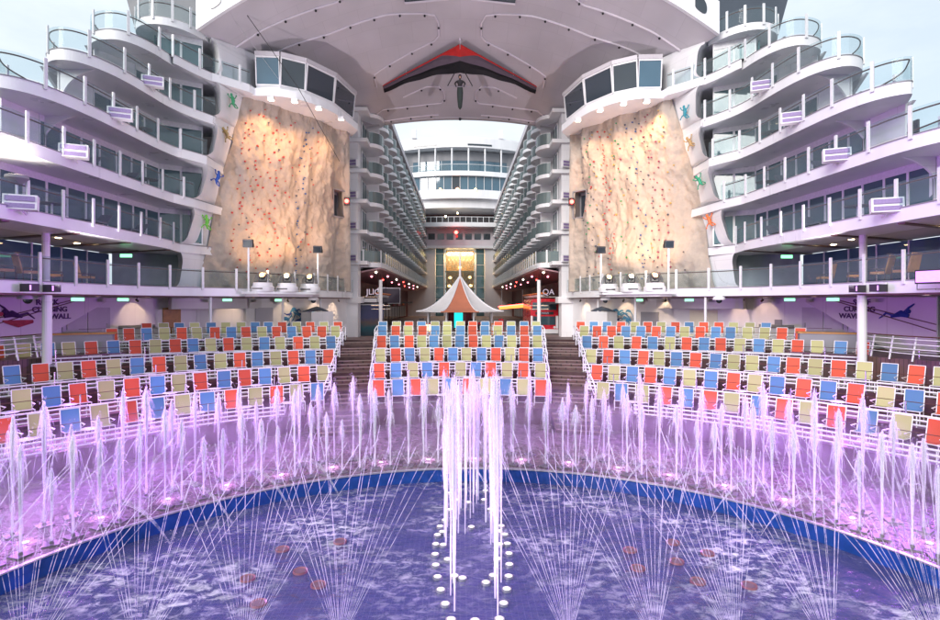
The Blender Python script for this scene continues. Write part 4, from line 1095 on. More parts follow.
# moving heads on drums, at the balcony edge, plus flood heads on poles
for s in (-1, 1):
    for q, (x, y, tone) in enumerate(((13.65, 38.3, 'e_orange'), (12.35, 39.5, 'e_warm'), (11.15, 41.0, 'e_gold'))):
        t = thing('moving_head_light', 'glowing moving head lamp under a clear dome, %s of three below the %s climbing wall' % (['outermost', 'middle', 'innermost'][q], SIDE[s]), 'stage light', (s*x, y, ZG-.25), 0, 'moving head lights on white drums')
        MB().lathe([(.0, 0), (.74, 0), (.76, .06), (.76, .34), (.66, .40), (.64, .60), (.60, .62), (0, .62)], (0, 0, 0), 28, cap=False).build('drum', M['white'], t, world=False, smooth=True)
        MB().obox((-.1, -.765, .2), (.7, .03, .09)).build('drum_slot', M['dark'], t, world=False)
        MB().lathe([(.28, .62), (.30, .66), (.26, .74), (.1, .76)], (0, 0, 0), 16).build('lamp_base', M['dark'], t, world=False, smooth=True)
        y_ = MB()
        for a in (-.27, .27): y_.obox((a, 0, .95), (.07, .16, .46))
        y_.build('yoke', M['dark'], t, world=False)
        MB().ball((0, 0, 1.05), .25, 12, (.8, 1, 1)).build('lamp_head', M['dark'], t, world=False, smooth=True)
        MB().ball((0, -.12, 1.13), .17, 12, (1, 1, 1)).build('lens', M[tone], t, world=False, smooth=True)
        pr = [(.58*math.cos(a), .62+.80*math.sin(a)) for a in [PI/2*i/10 for i in range(10)]]+[(.01, 1.42)]
        MB().lathe(pr, (0, 0, 0), 24, cap=False).build('clear_dome', glass('clear_acrylic_dome', (.97, .97, .98), trans=.97), t, world=False, smooth=True)
        # this lamp lights the rock from below
        l = bpy.data.lights.new('moving_beam', 'SPOT'); l.energy = 620; l.color = (1, .54, .25); l.spot_size = R(85); l.spot_blend = 1; l.shadow_soft_size = .12
        lo = bpy.data.objects.new('stage_beam', l); C.objects.link(lo); lo.parent = t; lo.location = (0, .3, 1.25)
        tx = Vector((s*(x+1.8), y+5.0, 6.5+q)); lo.rotation_euler = (tx-Vector((s*x, y+.3, 2.0))).to_track_quat('-Z', 'Y').to_euler()
    # drum shelf
    t = thing('lamp_shelf', 'white shelf carrying three domed stage lights outside the %s balustrade' % SIDE[s], 'shelf', (s*12.4, 39.6, ZG-.5), 0)
    m = MB(); m.prism([(14.9, 37.7), (13.7, 37.3), (10.6, 40.7), (10.3, 42.2), (11.0, 43.6), (13.8, 39.8)], ZG-.42, ZG-.26); m.mirror(s); m.build('shelf_top', M['fascia'], t)
    m = MB(); m.prism([(14.7, 37.9), (13.7, 37.6), (10.9, 40.9), (10.7, 42.0), (11.3, 43.0), (13.8, 39.8)], ZG-.60, ZG-.42); m.mirror(s); m.build('shelf_underside', M['trim'], t)
    for q, (x, y, h) in enumerate(((14.35, 37.6, 3.1), (10.75, 41.8, 3.1))):
        t = thing('pole_floodlight', 'black floodlight on a white pole, %s end of the domed lights, %s side' % (['outer', 'inner'][q], SIDE[s]), 'floodlight', (s*x, y, ZG-.3), 0, 'black floodlights on poles')
        MB().tube([(0, 0, 0), (0, 0, h-.35+.3)], .07, 8).build('pole', M['rail'], t, world=False)
        MB().obox((0, -.05, h+.20), (.62, .28, .52), 0, R(12)).build('lamp_head', M['dark'], t, world=False)
        MB().obox((0, -.20, h+.17), (.5, .03, .4), 0, R(12)).build('front_glass', M['darkwin'], t, world=False)
        MB().tube([(-.36, 0, h-.05), (-.36, 0, h+.2)], .02, 5).tube([(.36, 0, h-.05), (.36, 0, h+.2)], .02, 5).tube([(-.36, 0, h-.05), (.36, 0, h-.05)], .02, 5).build('bracket', M['dark'], t, world=False)
# dome cameras on poles
for s, x, y in ((-1, 20.3, 26.6), (-1, 11.2, 42.6), (1, 17.0, 36.2), (1, 11.2, 42.6)):
    t = thing('dome_camera', 'white dome shaped fixture under the %s balcony band, %s' % (SIDE[s], 'near the inner pillar' if x < 12 else 'toward the outer side'), 'camera', (s*x, y-.4, .05), 0, 'dome fixtures under the balcony band')
    MB().lathe([(.0, .5), (.08, .5), (.10, .36), (.34, .28), (.40, .12), (.38, .08), (0, .08)], (0, 0, 0), 20, cap=False).build('hood', M['white'], t, world=False, smooth=True)
    MB().ball((0, 0, .06), .2, 12).build('lens_dome', M['darkwin'], t, world=False, smooth=True)

# ================================================================== CANOPY BRIDGE
def SV(u, v):
    F = (17.7*u, 37.5, 18.3+6.4*(1-u*u)); Bk = (10.8*u, 57, 18.0+1.15*(1-u*u))
    w = v**.9 if v > 0 else v
    return (F[0]+(Bk[0]-F[0])*v, F[1]+(Bk[1]-F[1])*v, F[2]+(Bk[2]-F[2])*w)
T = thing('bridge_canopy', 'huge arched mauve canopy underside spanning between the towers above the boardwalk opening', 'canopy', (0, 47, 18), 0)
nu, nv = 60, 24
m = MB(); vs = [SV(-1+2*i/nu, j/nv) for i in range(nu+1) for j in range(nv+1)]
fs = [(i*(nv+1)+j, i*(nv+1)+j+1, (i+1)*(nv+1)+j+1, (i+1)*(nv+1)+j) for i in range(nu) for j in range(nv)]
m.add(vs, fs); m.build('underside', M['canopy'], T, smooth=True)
def arch_solid(v, y0, y1, h, name, mat, u0=-1, u1=1, seg=60, drop=0):
    m = MB(); vs = []; fs = []
    for i in range(seg+1):
        p = SV(u0+(u1-u0)*i/seg, v)
        vs += [(p[0], y0, p[2]-drop), (p[0], y0, p[2]+h), (p[0], y1, p[2]+h), (p[0], y1, p[2]-drop)]
    for i in range(seg):
        a = 4*i; d = a+4
        for q in range(4): fs.append((a+q, d+q, d+(q+1) % 4, a+(q+1) % 4))
    fs += [(0, 1, 2, 3), (4*seg+3, 4*seg+2, 4*seg+1, 4*seg)]
    m.add(vs, fs); return m.build(name, mat, T, smooth=True)
fas = arch_solid(0, 37.2, 37.495, 2.2, 'front_fascia', M['fascia'], drop=.05)
arch_solid(1, 57.01, 57.6, 3.2, 'rear_fascia', M['canopy'], drop=.12)
arch_solid(0, 37.5, 57.0, 5.5, 'roof_body', M['white']) if False else None
# roof body on top so it is solid from elsewhere
m = MB(); vs = [(p[0], p[1], p[2]+3.0) for p in vs_] if False else None
m = MB(); vs = [tuple(a+b for a, b in zip(SV(-1+2*i/30, j/8), (0, 0, 2.6))) for i in range(31) for j in range(9)]
fs = [(i*9+j, (i+1)*9+j, (i+1)*9+j+1, i*9+j+1) for i in range(30) for j in range(8)]
m.add(vs, fs)
for sg in (0, 30):
    k0 = len(m.v); e = [SV(-1+2*sg/30, j/8) for j in range(9)]
    m.add([e_ for e_ in e]+[(x, y, z+2.6) for x, y, z in e], [(j, j+1, 10+j, 9+j) if sg == 0 else (j, 9+j, 10+j, j+1) for j in range(8)])
m.build('roof', M['white'], T, smooth=True)
# raised trim outlines with bolts
outl = [
 [(-.98, .142), (-.846, .136), (-.546, .159), (-.40, .10)],
 [(-.90, .262), (-.839, .262), (-.649, .287), (-.362, .275), (-.19, .296), (-.13, .31), (-.113, .353), (-.118, .42), (-.15, .45), (-.518, .578), (-.56, .595), (-.575, .63), (-.592, .681)],
 [(-.45, .80), (-.25, .74), (-.16, .745), (-.125, .78), (-.125, .84), (-.16, .875), (-.42, .885), (-.66, .875), (-.72, .90), (-.74, .95), (-.70, .985), (-.45, .978), (-.195, .975)],
]
for sg in (-1, 1):
    for L in outl:
        P = []
        for (a, b_), (c, d) in zip(L[:-1], L[1:]):
            for q in range(6): P.append((a+(c-a)*q/6, b_+(d-b_)*q/6))
        P.append(L[-1]); P = chaikin(P, 1)
        W = [SV(-sg*u, v) for u, v in P]
        m = MB(); m.tube([(x, y-.02, z-.05) for x, y, z in W], .075, 6); tr_ = m.build('trim_rib', M['trim'], T)
        acc = 0
        for i in range(1, len(W)):
            acc += (Vector(W[i])-Vector(W[i-1])).length
            if acc > 1.9:
                acc = 0; x, y, z = W[i]
                MB().ball((x, y-.05, z-.22), .10, 6).build('fixing', M['dark'], tr_)
    # skylight openings and fascia ports
    for (u0, u1, v0, v1) in ((.055, .262, .19, .232), (.40, .50, .05, .10)):
        m = MB(); vs = [SV(sg*a, b_) for a, b_ in ((u0, v0), (u1, v0+.008), (u1, v1), (u0, v1))]
        m.add([(x, y, z-.05) for x, y, z in vs]+[(x, y, z-.01) for x, y, z in vs], [(0, 1, 2, 3), (7, 6, 5, 4)]+[(q, (q+1) % 4, 4+(q+1) % 4, 4+q) for q in range(4)])
        w = m.build('skylight', M['purplegrille'] if False else M['darkwin'], T)
        m = MB(); m.tube([(x, y, z-.08) for x, y, z in vs+[vs[0]]], .09, 6); m.build('skylight_frame', M['trim'], w)
    for (u0, u1) in ((.905, .95), (.82, .87)):
        a_ = SV(sg*u0, 0); c_ = SV(sg*u1, 0)
        m = MB(); vs = []
        pts = chaikin([(0, .35), (0, 0), (1, 0), (1, 1), (0, 1), (0, .35)], 2)
        for (p, q) in pts[:-1]:
            x = a_[0]+(c_[0]-a_[0])*p; z = a_[2]+(c_[2]-a_[2])*p+.55+q*1.0
            vs.append((x, 37.19, z))
        k = len(vs); m.add(vs+[(x, 37.15, z) for x, y, z in vs], [tuple(range(k)), tuple(range(2*k-1, k-1, -1))]+[(q, k+q, k+(q+1) % k, (q+1) % k) for q in range(k)])
        m.build('fascia_port', M['darkwin'], fas)
m = MB(); m.ball((0, 56.9, 18.9), .16, 8); m.build('ceiling_lamp', M['dark'], T)
# floodlit purple wash fixtures hidden in the edge? none: light comes from the visible floods

# steel cable from the canopy to the left wall
t = thing('steel_cable', 'thin dark rigging cables slanting down across the left climbing wall', 'cable', (-15, 37.8, 20.4), 0)
MB().tube([(-15.2, 38.2, 20.5), (-12.0, 40.8, 15.9), (-9.6, 44.0, 11.2)], .025, 5).build('cable_strand', M['dark'], t)
MB().tube([(-15.9, 38.2, 19.9), (-13.2, 40.2, 16.2)], .012, 5).build('cable_strand', M['steel'], t)

# ---------------- hang glider and its pilot
T = thing('hang_glider', 'red, grey and black hang glider hung below the canopy with its triangular control bar', 'hang glider', (0, 42, 17.5), 0)
GL = T
def wing(chunks, name, mat, dz=0):
    m = MB()
    for sg in (-1, 1):
        n = 14
        vs = []; fs = []
        for i in range(n+1):
            t_ = i/n
            le = Vector((6.25*t_, 40.1+4.5*t_, 18.75-1.28*t_+.0)); te = Vector((6.25*t_, 42.15+3.35*t_**1.25+(.12*math.sin(t_*PI*5)), 17.55-.30*t_+.35*math.sin(t_*PI)*.6))
            a, b_ = chunks(t_)
            p = le.lerp(te, a); q = le.lerp(te, b_); bil = .22*math.sin(t_*PI)
            mid = p.lerp(q, .5)+Vector((0, 0, bil*(b_-a)))
            for w in (p, mid, q): vs += [(sg*w.x, w.y, w.z+dz), (sg*w.x, w.y, w.z+dz+.05)]
        for i in range(n):
            a = 6*i; d = a+6
            fs += [(a, a+2, d+2, d), (a+2, a+4, d+4, d+2), (a+1, d+1, d+3, a+3), (a+3, d+3, d+5, a+5), (a, d, d+1, a+1), (a+4, a+5, d+5, d+4)]
        m.add(vs, fs)
    return m.build(name, mat, T)
wing(lambda t: (0, max(.06, .42-1.7*t)), 'leading_edge', M['redsail'])
wing(lambda t: (max(.06, .42-1.7*t)+.002, .56-.10*t), 'sail', M['greysail'])
wing(lambda t: (.56-.10*t+.002, 1), 'trailing_panel', M['blacksail'])
for x, lab in ((-.75, 1), (.75, 1)):
    MB().tube([(x*.45, 42.0, 17.6), (x*1.25, 41.9, 16.45)], .04, 6).build('control_upright', M['dark'], T)
MB().tube([(-.95, 41.9, 16.4), (.95, 41.9, 16.4)], .03, 6).build('base_bar', M['steel'], T)
MB().tube([(0, 40.1, 18.78), (0, 42.2, 17.7)], .05, 6).build('keel_tube', M['steel'], T)
for x, y, z, zz in ((0, 40.4, 18.70, 19.45), (-4.2, 43.3, 17.85, 18.75), (4.2, 43.3, 17.85, 18.75)):
    MB().tube([(x, y, z), (x, y, zz)], .03, 5).tube([(x, y, zz-.25), (x, y, zz)], .09, 6).build('hanger', M['trim'], T)
# pilot: one continuous skinned body
def skin_body(name, verts, edges, radii, mat, parent, sub=2):
    me = bpy.data.meshes.new(name); me.from_pydata(verts, edges, []); o = bpy.data.objects.new(name, me); C.objects.link(o)
    sk = o.modifiers.new('skin', 'SKIN')
    for v, r in zip(me.skin_vertices[0].data, radii): v.radius = (r, r) if not isinstance(r, tuple) else r
    me.skin_vertices[0].data[0].use_root = True
    ss = o.modifiers.new('sub', 'SUBSURF'); ss.levels = sub; ss.render_levels = sub
    me.materials.append(mat)
    dg = bpy.context.evaluated_depsgraph_get()
    nm = bpy.data.meshes.new_from_object(o.evaluated_get(dg)); bpy.data.objects.remove(o)
    nm.materials.clear(); nm.materials.append(mat)
    for p in nm.polygons: p.use_smooth = True
    o = bpy.data.objects.new(name, nm); C.objects.link(o)
    if parent: o.parent = parent
    return o
Pp = thing('person', 'pilot figure in black hanging face down in a harness under the glider, gripping the bar', 'person', (0, 42.0, 16.7), 0)
V_ = [(0, .55, -.45), (0, .35, -.22), (0, .12, .05), (0, .0, .22), (0, -.06, .30), (0, -.12, .42),
      (-.22, .02, .16), (-.40, -.10, -.08), (-.30, -.12, -.26), (.22, .02, .16), (.40, -.10, -.08), (.30, -.12, -.26),
      (-.09, .78, -.72), (-.08, 1.0, -1.05), (-.07, 1.15, -1.32), (.09, .78, -.72), (.08, 1.0, -1.05), (.07, 1.15, -1.32)]
E_ = [(0, 1), (1, 2), (2, 3), (3, 4), (4, 5), (2, 6), (6, 7), (7, 8), (2, 9), (9, 10), (10, 11), (0, 12), (12, 13), (13, 14), (0, 15), (15, 16), (16, 17)]
skin_body('body', V_, E_, [.15, .15, .19, .09, .07, .12, .085, .06, .045, .085, .06, .045, .1, .075, .05, .1, .075, .05], M['dark'], Pp)
MB().ball((0, -.14, .44), .15, 12, (.9, 1, 1.1)).build('helmet', M['dark'], Pp, world=False, smooth=True)
MB().ball((0, -.25, .36), .10, 10, (.8, .6, 1)).build('face', M['skin'], Pp, world=False, smooth=True)
MB().tube([(0, .2, -.15), (0, .55, -.5), (0, .85, -.9), (0, 1.22, -1.42), (0, 1.3, -1.55)], [.20, .24, .22, .15, .04], 12).build('harness', paint('green_harness', (.03, .05, .045), .6, .2, 3), Pp, world=False, smooth=True)
for sg in (-1, 1):
    for q in range(5):
        MB().tube([(sg*.30+(q-2)*.022, -.12, -.26), (sg*.30+(q-2)*.022, -.17, -.31), (sg*.30+(q-2)*.022, -.14, -.35)], .011, 5).build('glove_finger', M['dark'], Pp, world=False)

# the glider is larger and hangs close under the canopy
for o_ in (GL, Pp):
    o_.location = o_.location*1.14; o_.scale = (1.14,)*3

# ================================================================== BOARDWALK CABIN BLOCKS
XW = 9.9
BZ = [3.95, 6.93, 9.88, 12.8, 15.75, 18.7]
def D_shape(w=3.7, d=2.1, n=10):
    P = [(0, -w/2)]
    for i in range(n+1):
        a = -PI/2+PI*i/n; P.append((-(.75*d)-(.25*d)*math.cos(a)*1.0 if False else -d*(.42+.58*math.cos(a)), w/2*math.sin(a)))
    P.append((0, w/2)); return P
dsh = D_shape()
MSH = {}
for s in (1, -1):
    m = MB(); m.prism(dsh, -.36, 0); m.mirror(s); MSH['slab', s] = m.build('balcony', M['fascia'], mesh_only=True)
    m = MB(); m.wall([(p[0]*.96, p[1]*.96) for p in dsh[1:-1]], .03, 1.12, .02); m.mirror(s); MSH['glass', s] = m.build('glass_panel', M['balglass'], mesh_only=True)
    m = MB(); m.tube([(p[0]*.96, p[1]*.96, 1.14) for p in dsh[1:-1]], .035, 5); m.mirror(s); MSH['rail', s] = m.build('top_rail', M['rail'], mesh_only=True)
    m = MB(); m.box(.0, 1.80, 0, -1.35, 1.90, 2.55); m.mirror(s); MSH['div', s] = m.build('divider', M['white'], mesh_only=True)
    m = MB(); m.box(-.06, -1.2, .02, -.0, 1.2, 2.25); m.mirror(s); MSH['door', s] = m.build('sliding_door', M['teal'], mesh_only=True)
    m = MB()
    for y in (-1.25, 0, 1.25): m.box(-.09, y-.04, .02, -.0, y+.04, 2.3)
    m.box(-.09, -1.25, 2.25, 0, 1.25, 2.33); m.mirror(s); MSH['dframe', s] = m.build('door_frame', M['rail'], mesh_only=True)
Y0, PIT, NB = 56.6, 3.87, 20
Y1 = Y0-1.9+PIT*NB
for s in (1, -1):
    T = thing('cabin_block', 'long %s row of stacked cabin balconies lining the boardwalk toward the far lounge' % SIDE[s], 'building', (s*XW, 56, Z_BOARD), 0, 'cabin blocks facing each other across the boardwalk')
    m = MB(); m.box(XW, 54.75, 3.3, 24, Y1+.5, 22.0); m.mirror(s); m.build('wall', M['grey'] if False else paint('cabin_wall_paint', (.45, .47, .48), .5, .1, .6), T)
    m = MB(); m.box(XW-1.7, 57.2, 21.3, XW+1, Y1+.5, 22.1); m.mirror(s); m.build('roof_fascia', M['under'], T)
    # end pillar
    m = MB(); m.box(9.85, 53.2, Z_BOARD, 11.1, 54.7, 18.3); m.box(9.5, 53.0, -.1, 11.2, 54.74, .5); m.mirror(s); pl = m.build('end_pillar', M['white'], T)
    for z in BZ:
        m = MB(); m.box(8.9, 52.9, z-.36, 11.2, 54.8, z-.002); m.mirror(s); m.build('pillar_ledge', M['fascia'], pl)
    for k, z in enumerate(BZ):
        if k == 0:
            continue
        for j in range(NB):
            b_ = mpart('balcony', MSH['slab', s], T, (s*0, Y0+j*PIT-56, z-Z_BOARD))
            mpart('glass_panel', MSH['glass', s], b_); mpart('top_rail', MSH['rail', s], b_); mpart('divider', MSH['div', s], b_)
            d_ = mpart('sliding_door', MSH['door', s], T, (-s*.02, Y0+j*PIT-56, z-Z_BOARD)); mpart('door_frame', MSH['dframe', s], d_)
    z = BZ[0]
    pth = chaikin([(XW, 54.8), (8.6, 54.9), (7.9, 55.6), (7.8, 57.5)], 2)+[(7.8, Y1)]
    m = MB(); m.prism(pth+[(XW+2, Y1), (XW+2, 54.8)], z-.5, z); m.mirror(s); m.build('lowest_balcony', M['fascia'], T)
    Pp_ = [(p[0]*s, p[1]) for p in pth]
    railing(Pp_ if s < 0 else Pp_[::-1], z, T, 1.93, .3, 1.12, glassmat='balglass', brown=False)
    for j in range(NB):
        d_ = mpart('sliding_door', MSH['door', s], T, (-s*.02, Y0+j*PIT-56, z-Z_BOARD)); mpart('door_frame', MSH['dframe', s], d_)
    # sloping soffit over the shops
    m = MB(); m.add([(7.9, 54.9, 3.44), (7.9, Y1, 3.44), (14, Y1, 2.3), (14, 54.9, 2.3), (7.9, 54.9, 3.3), (7.9, Y1, 3.3), (14, Y1, 2.2), (14, 54.9, 2.2)], [(0, 3, 2, 1), (4, 5, 6, 7), (0, 1, 5, 4), (0, 4, 7, 3)])
    m.mirror(s); m.build('soffit', paint('pink_soffit', (.50, .30, .33), .45, .15, .5), T)
    # shop level wall
    m = MB(); m.box(12.4, 55, Z_BOARD, 13, Y1+.5, 2.5); m.mirror(s); m.build('shop_wall', paint('dark_red_shopfront', (.12, .02, .03), .5, .4, .6), T)
    rn = random.Random(3+s)
    for j in range(16):
        y = 57+j*4.3
        m = MB(); m.box(12.3, y, Z_BOARD+.3, 12.38, y+3.4, -.9); m.mirror(s); m.build('shop_window', M[rn.choice(('darkwin', 'bus_glass', 'teal', 'darkwin'))], T)
        if j % 2 == 0:
            m = MB(); m.box(12.15, y+.3, -.7, 12.28, y+3, -.1); m.mirror(s); m.build('shop_fascia', M[rn.choice(('red', 'orange', 'mural_red'))], T)
    # canopy shelf over shops with scalloped orange lamps
    m = MB(); m.prism([(8.6, 56), (9.0, 55.2), (12.4, 55.2), (12.4, 100), (8.6, 100)], -.22, .02); m.mirror(s); m.build('shop_canopy', M['shutter'], T)
    if s < 0: m = MB(); m.box(8.3, 55.0, -.02, 12.2, 55.18, .35); m.mirror(s); m.build('canopy_edge', M['rail'], T)
    for j in range(14):
        y = 57.2+j*4.6; x = 8.7+1.2*(j % 2)
        t = thing('soffit_lamp', 'small %s lamp in the sloping pink soffit of the %s shops, %s from the theatre' % (('red', 'pink')[j % 2], SIDE[s], ORD[j]), 'lamp', (s*x, y, 3.28-(x-7.9)*.18), 0, 'soffit lamps over the boardwalk shops')
        MB().ball((0, 0, -.06), .11, 8).build('bulb', M['e_pink' if j % 3 else 'e_red'] if j % 4 else M['e_white'], t, world=False, smooth=True)
        MB().lathe([(.2, -.02), (.2, .02)], (0, 0, 0), 10).build('rim', M['rail'], t, world=False)
    for j in range(7):
        y = 57.5+j*2.6
        t = thing('scalloped_lamp', 'orange topped bowl lamp hung under the soffit of the %s shops, %s from the theatre' % (SIDE[s], ORD[j]), 'lamp', (s*(8.6+.05*j), y, .75), 0, 'orange bowl lamps along the shops')
        MB().lathe([(.02, -.30), (.3, -.2), (.42, 0)], (0, 0, 0), 14, cap=False).build('bowl', M['white'], t, world=False, smooth=True)
        MB().lathe([(.42, 0), (.6, .12), (.5, .2), (.02, .26)], (0, 0, 0), 14, cap=False).build('shade', M['orange'], t, world=False, smooth=True)
        MB().tube([(0, 0, .2), (0, 0, 2.3)], .015, 4).build('cord', M['dark'], t, world=False)
    # pillar speakers
    for k, z in enumerate((13.0, 9.95, 7.0, 3.9)):
        t = thing('pillar_speaker', 'small white speaker with purple grilles on the %s end pillar, %s from the top' % (SIDE[s], ORD[k]), 'speaker', (s*10.25, 52.85, z), s*R(20), 'speakers on the end pillars')
        MB().box(-.5, -.2, -.05, .5, .15, .62).build('speaker_cabinet', M['white'], t, world=False)
        for dz in (.06, .34): MB().box(-.43, -.23, dz, .43, -.201, dz+.2).build('grille', M['purplegrille'], t, world=False)
    # big round pole with crossbar and neon
    t = thing('white_mast', 'tall plain white mast standing before the %s boardwalk shops' % SIDE[s], 'mast', (s*7.55, 52.5, Z_BOARD), 0)
    MB().tube([(0, 0, 0), (0, 0, 5.5)], .17, 12).build('pole', M['white'], t, world=False)
    MB().tube([(-.9, 0, 3.05), (.9, 0, 3.05)], .05, 6).tube([(-.9, 0, 2.72), (.9, 0, 2.72)], .04, 6).build('crossbar', M['steel'], t, world=False)
    t = thing('neon_sign', 'pale neon lettering on a rail above the %s shop canopy' % SIDE[s], 'neon sign', (s*9.2, 55.0, .4), 0)
    text_mesh('neon_letters', 'JLIC' if s < 0 else 'QA', .8, M['e_neon'], t, (s*8.75+(.1 if s < 0 else .1), 54.95, .98), (R(90), 0, 0), .03)
    MB().tube([(s*7.9, 55.0, .5), (s*10.6, 55.0, .5)], .05, 6).build('sign_rail', M['steel'], t)

# left shop: dark framed screen and blue mural panel
t = thing('display_screen', 'dark framed screen hanging over the left boardwalk shops', 'screen', (-8.3, 66, -.2), R(25))
MB().box(-1.6, -.08, 0, 1.2, .08, 1.9).build('frame', M['steel'], t, world=False)
MB().box(-1.5, -.1, .08, 1.1, -.081, 1.82).build('screen', paint('screen_face', (.09, .07, .10), .4, .2, .8), t, world=False)
t = thing('painted_hoarding', 'dark blue painted hoarding beside the left end pillar', 'hoarding', (-9.3, 55.4, Z_BOARD), R(8))
def sunset_panel():
    m, nt, N, L, out = new_mat('hoarding_painting')
    b = N.new('ShaderNodeBsdfPrincipled'); L.new(b.outputs[0], out.inputs[0]); b.inputs['Roughness'].default_value = .3
    ge = N.new('ShaderNodeTexCoord'); sx = N.new('ShaderNodeSeparateXYZ'); L.new(ge.outputs['Object'], sx.inputs[0])
    mr = N.new('ShaderNodeMapRange'); mr.inputs['From Max'].default_value = 3.2; L.new(sx.outputs['Z'], mr.inputs['Value'])
    n = N.new('ShaderNodeTexNoise'); n.inputs['Scale'].default_value = 2; L.new(ge.outputs['Object'], n.inputs['Vector'])
    a = N.new('ShaderNodeMath'); a.operation = 'MULTIPLY_ADD'; a.inputs[1].default_value = .25; L.new(n.outputs[0], a.inputs[0]); L.new(mr.outputs[0], a.inputs[2])
    r = N.new('ShaderNodeValToRGB'); e = r.color_ramp.elements; e[0].position = .2; e[0].color = (.02, .05, .07, 1); e[1].position = 1; e[1].color = (.03, .03, .10, 1)
    for p, c in ((.38, (.01, .09, .12)), (.55, (.12, .08, .07)), (.7, (.05, .05, .14))):
        q = e.new(p); q.color = c + (1,)
    L.new(a.outputs[0], r.inputs[0]); L.new(r.outputs[0], b.inputs['Base Color']); return m
MB().box(-1.5, -.06, 0, 1.6, .06, 3.1).build('painted_panel', sunset_panel(), t, world=False)
MB().box(-1.55, -.08, 3.1, 1.65, .08, 3.2).build('top_frame', M['rail'], t, world=False)
# orange neon awning on the right
t = thing('neon_awning', 'glowing orange and red neon sign over the right boardwalk shops', 'neon sign', (6.2, 66, -.9), R(-12))
MB().add([(-1.5, 0, 0), (1.6, 0, .25), (1.6, 0, .62), (-1.5, 0, .3), (-1.5, .2, 0), (1.6, .2, .25), (1.6, .2, .62), (-1.5, .2, .3)], [(0, 1, 2, 3), (7, 6, 5, 4), (0, 4, 5, 1), (1, 5, 6, 2), (2, 6, 7, 3), (3, 7, 4, 0)]).build('sign_panel', M['e_sign'], t, world=False)
MB().tube([(-1.6, -.05, .33), (1.7, -.05, .68)], .06, 6).build('red_tube', M['e_red'], t, world=False)
for x in (-1.2, 1.3): MB().tube([(x, .1, .5), (x, .1, 2.4)], .03, 5).build('hanger', M['steel'], t, world=False)
# sky-blue ornaments at the pillars
# ---------------- double decker bus
T = thing('double_decker_bus', 'red double decker bus facing the theatre, parked by the right end pillar', 'bus', (8.85, 57.5, Z_BOARD), 0)
bx = MB(); w, h, L = 1.45, 3.75, 7.0
prof = chaikin([(-w, .35), (-w, h-.25), (-w+.3, h), (w-.3, h), (w, h-.25), (w, .35)], 2)
n = len(prof); vs = [(x, 0, z) for x, z in prof]+[(x, L, z) for x, z in prof]
bx.add(vs, [tuple(range(n)), tuple(range(2*n-1, n-1, -1))]+[(q, n+q, n+(q+1) % n, (q+1) % n) for q in range(n)])
bx.build('body', M['red'], T, world=False, smooth=True)
MB().box(-1.25, -.04, 2.55, 1.25, .0, 3.35).build('upper_windscreen', M['bus_glass'], T, world=False)
MB().box(-.95, -.05, 2.08, .95, -.0, 2.38).build('destination_blind', M['dark'], T, world=False)
text_mesh('blind_lettering', 'BOARDWALK' if False else 'LONDON', .2, M['e_neon'], T, (0, -.07, 2.23), (R(90), 0, 0), .005, world=False)
MB().box(-1.2, -.04, 1.0, 1.15, .0, 1.9).build('windscreen', M['bus_glass'], T, world=False)
MB().box(-1.45, -.06, .1, 1.45, .0, .55).build('bumper', M['white'], T, world=False)
MB().box(-1.45, -.02, .62, -1.24, -.0, 1.95).build('white_pillar_trim', M['white'], T, world=False)
MB().box(1.2, -.02, .62, 1.45, -.0, 1.95).build('white_pillar_trim', M['white'], T, world=False)
for x in (-1.05, 1.05): MB().tube([(x, -.06, .75), (x, .05, .75)], .13, 12).build('headlight', M['white'], T, world=False)
for x in (-1.2, 1.2):
    for y in (1.3, 5.4): MB().tube([(x-.15, y, .45), (x+.15, y, .45)], .45, 16).build('wheel', M['dark'], T, world=False)

# ---------------- pavilion tent
T = thing('pavilion_tent', 'white and orange concave peaked pavilion with a tall mast at the head of the seating', 'pavilion', (0, 57, Z_BOARD), 0)
N8 = 8; Rt = 4.75; za = 2.55-Z_BOARD; zb = -.95-Z_BOARD
for k in range(N8):
    a0 = -PI/2-PI/8+k*PI/4; a1 = a0+PI/4
    m = MB(); nn = 14; vs = []; fs = []
    for i in range(nn+1):
        t_ = i/nn; r = .12+(Rt-.12)*t_; z = zb+(za-zb)*(1-t_)**1.85
        for q in range(5):
            f_ = q/4; p0 = Vector((math.cos(a0), math.sin(a0))); p1 = Vector((math.cos(a1), math.sin(a1))); p = p0.lerp(p1, f_)
            vs.append((p.x*r, p.y*r, z-.10*math.sin(f_*PI)*math.sin(t_*PI)))
    for i in range(nn):
        for q in range(4): fs.append((i*5+q, i*5+q+1, (i+1)*5+q+1, (i+1)*5+q))
    m.add(vs, fs); m.build('roof_panel', M['tentorange'] if k % 2 == 0 else M['tentwhite'], T, world=False, smooth=True)
    MB().tube([(math.cos(a0)*(.12+(Rt-.12)*i/14), math.sin(a0)*(.12+(Rt-.12)*i/14), zb+.02+(za-zb)*(1-i/14)**1.85) for i in range(15)], .07, 6).build('ridge', M['white'], T, world=False)
    MB().tube([(math.cos(a0)*Rt, math.sin(a0)*Rt, zb), (math.cos(a1)*Rt, math.sin(a1)*Rt, zb)], .06, 6).build('eave', M['tentorange'] if k % 2 == 0 else M['white'], T, world=False)
    MB().tube([(math.cos(a0)*3.5, math.sin(a0)*3.5, 0), (math.cos(a0)*3.5, math.sin(a0)*3.5, zb+.3)], .09, 8).build('post', M['white'], T, world=False)
MB().tube([(0, 0, za-.5), (0, 0, 5.2-Z_BOARD)], [.13, .06], 8).build('mast', M['white'], T, world=False)
MB().lathe([(1.9, 0), (1.9, 1.05), (2.1, 1.1), (0, 1.1)], (0, 0, 0), 16, cap=False).build('counter', M['shutter'], T, world=False)
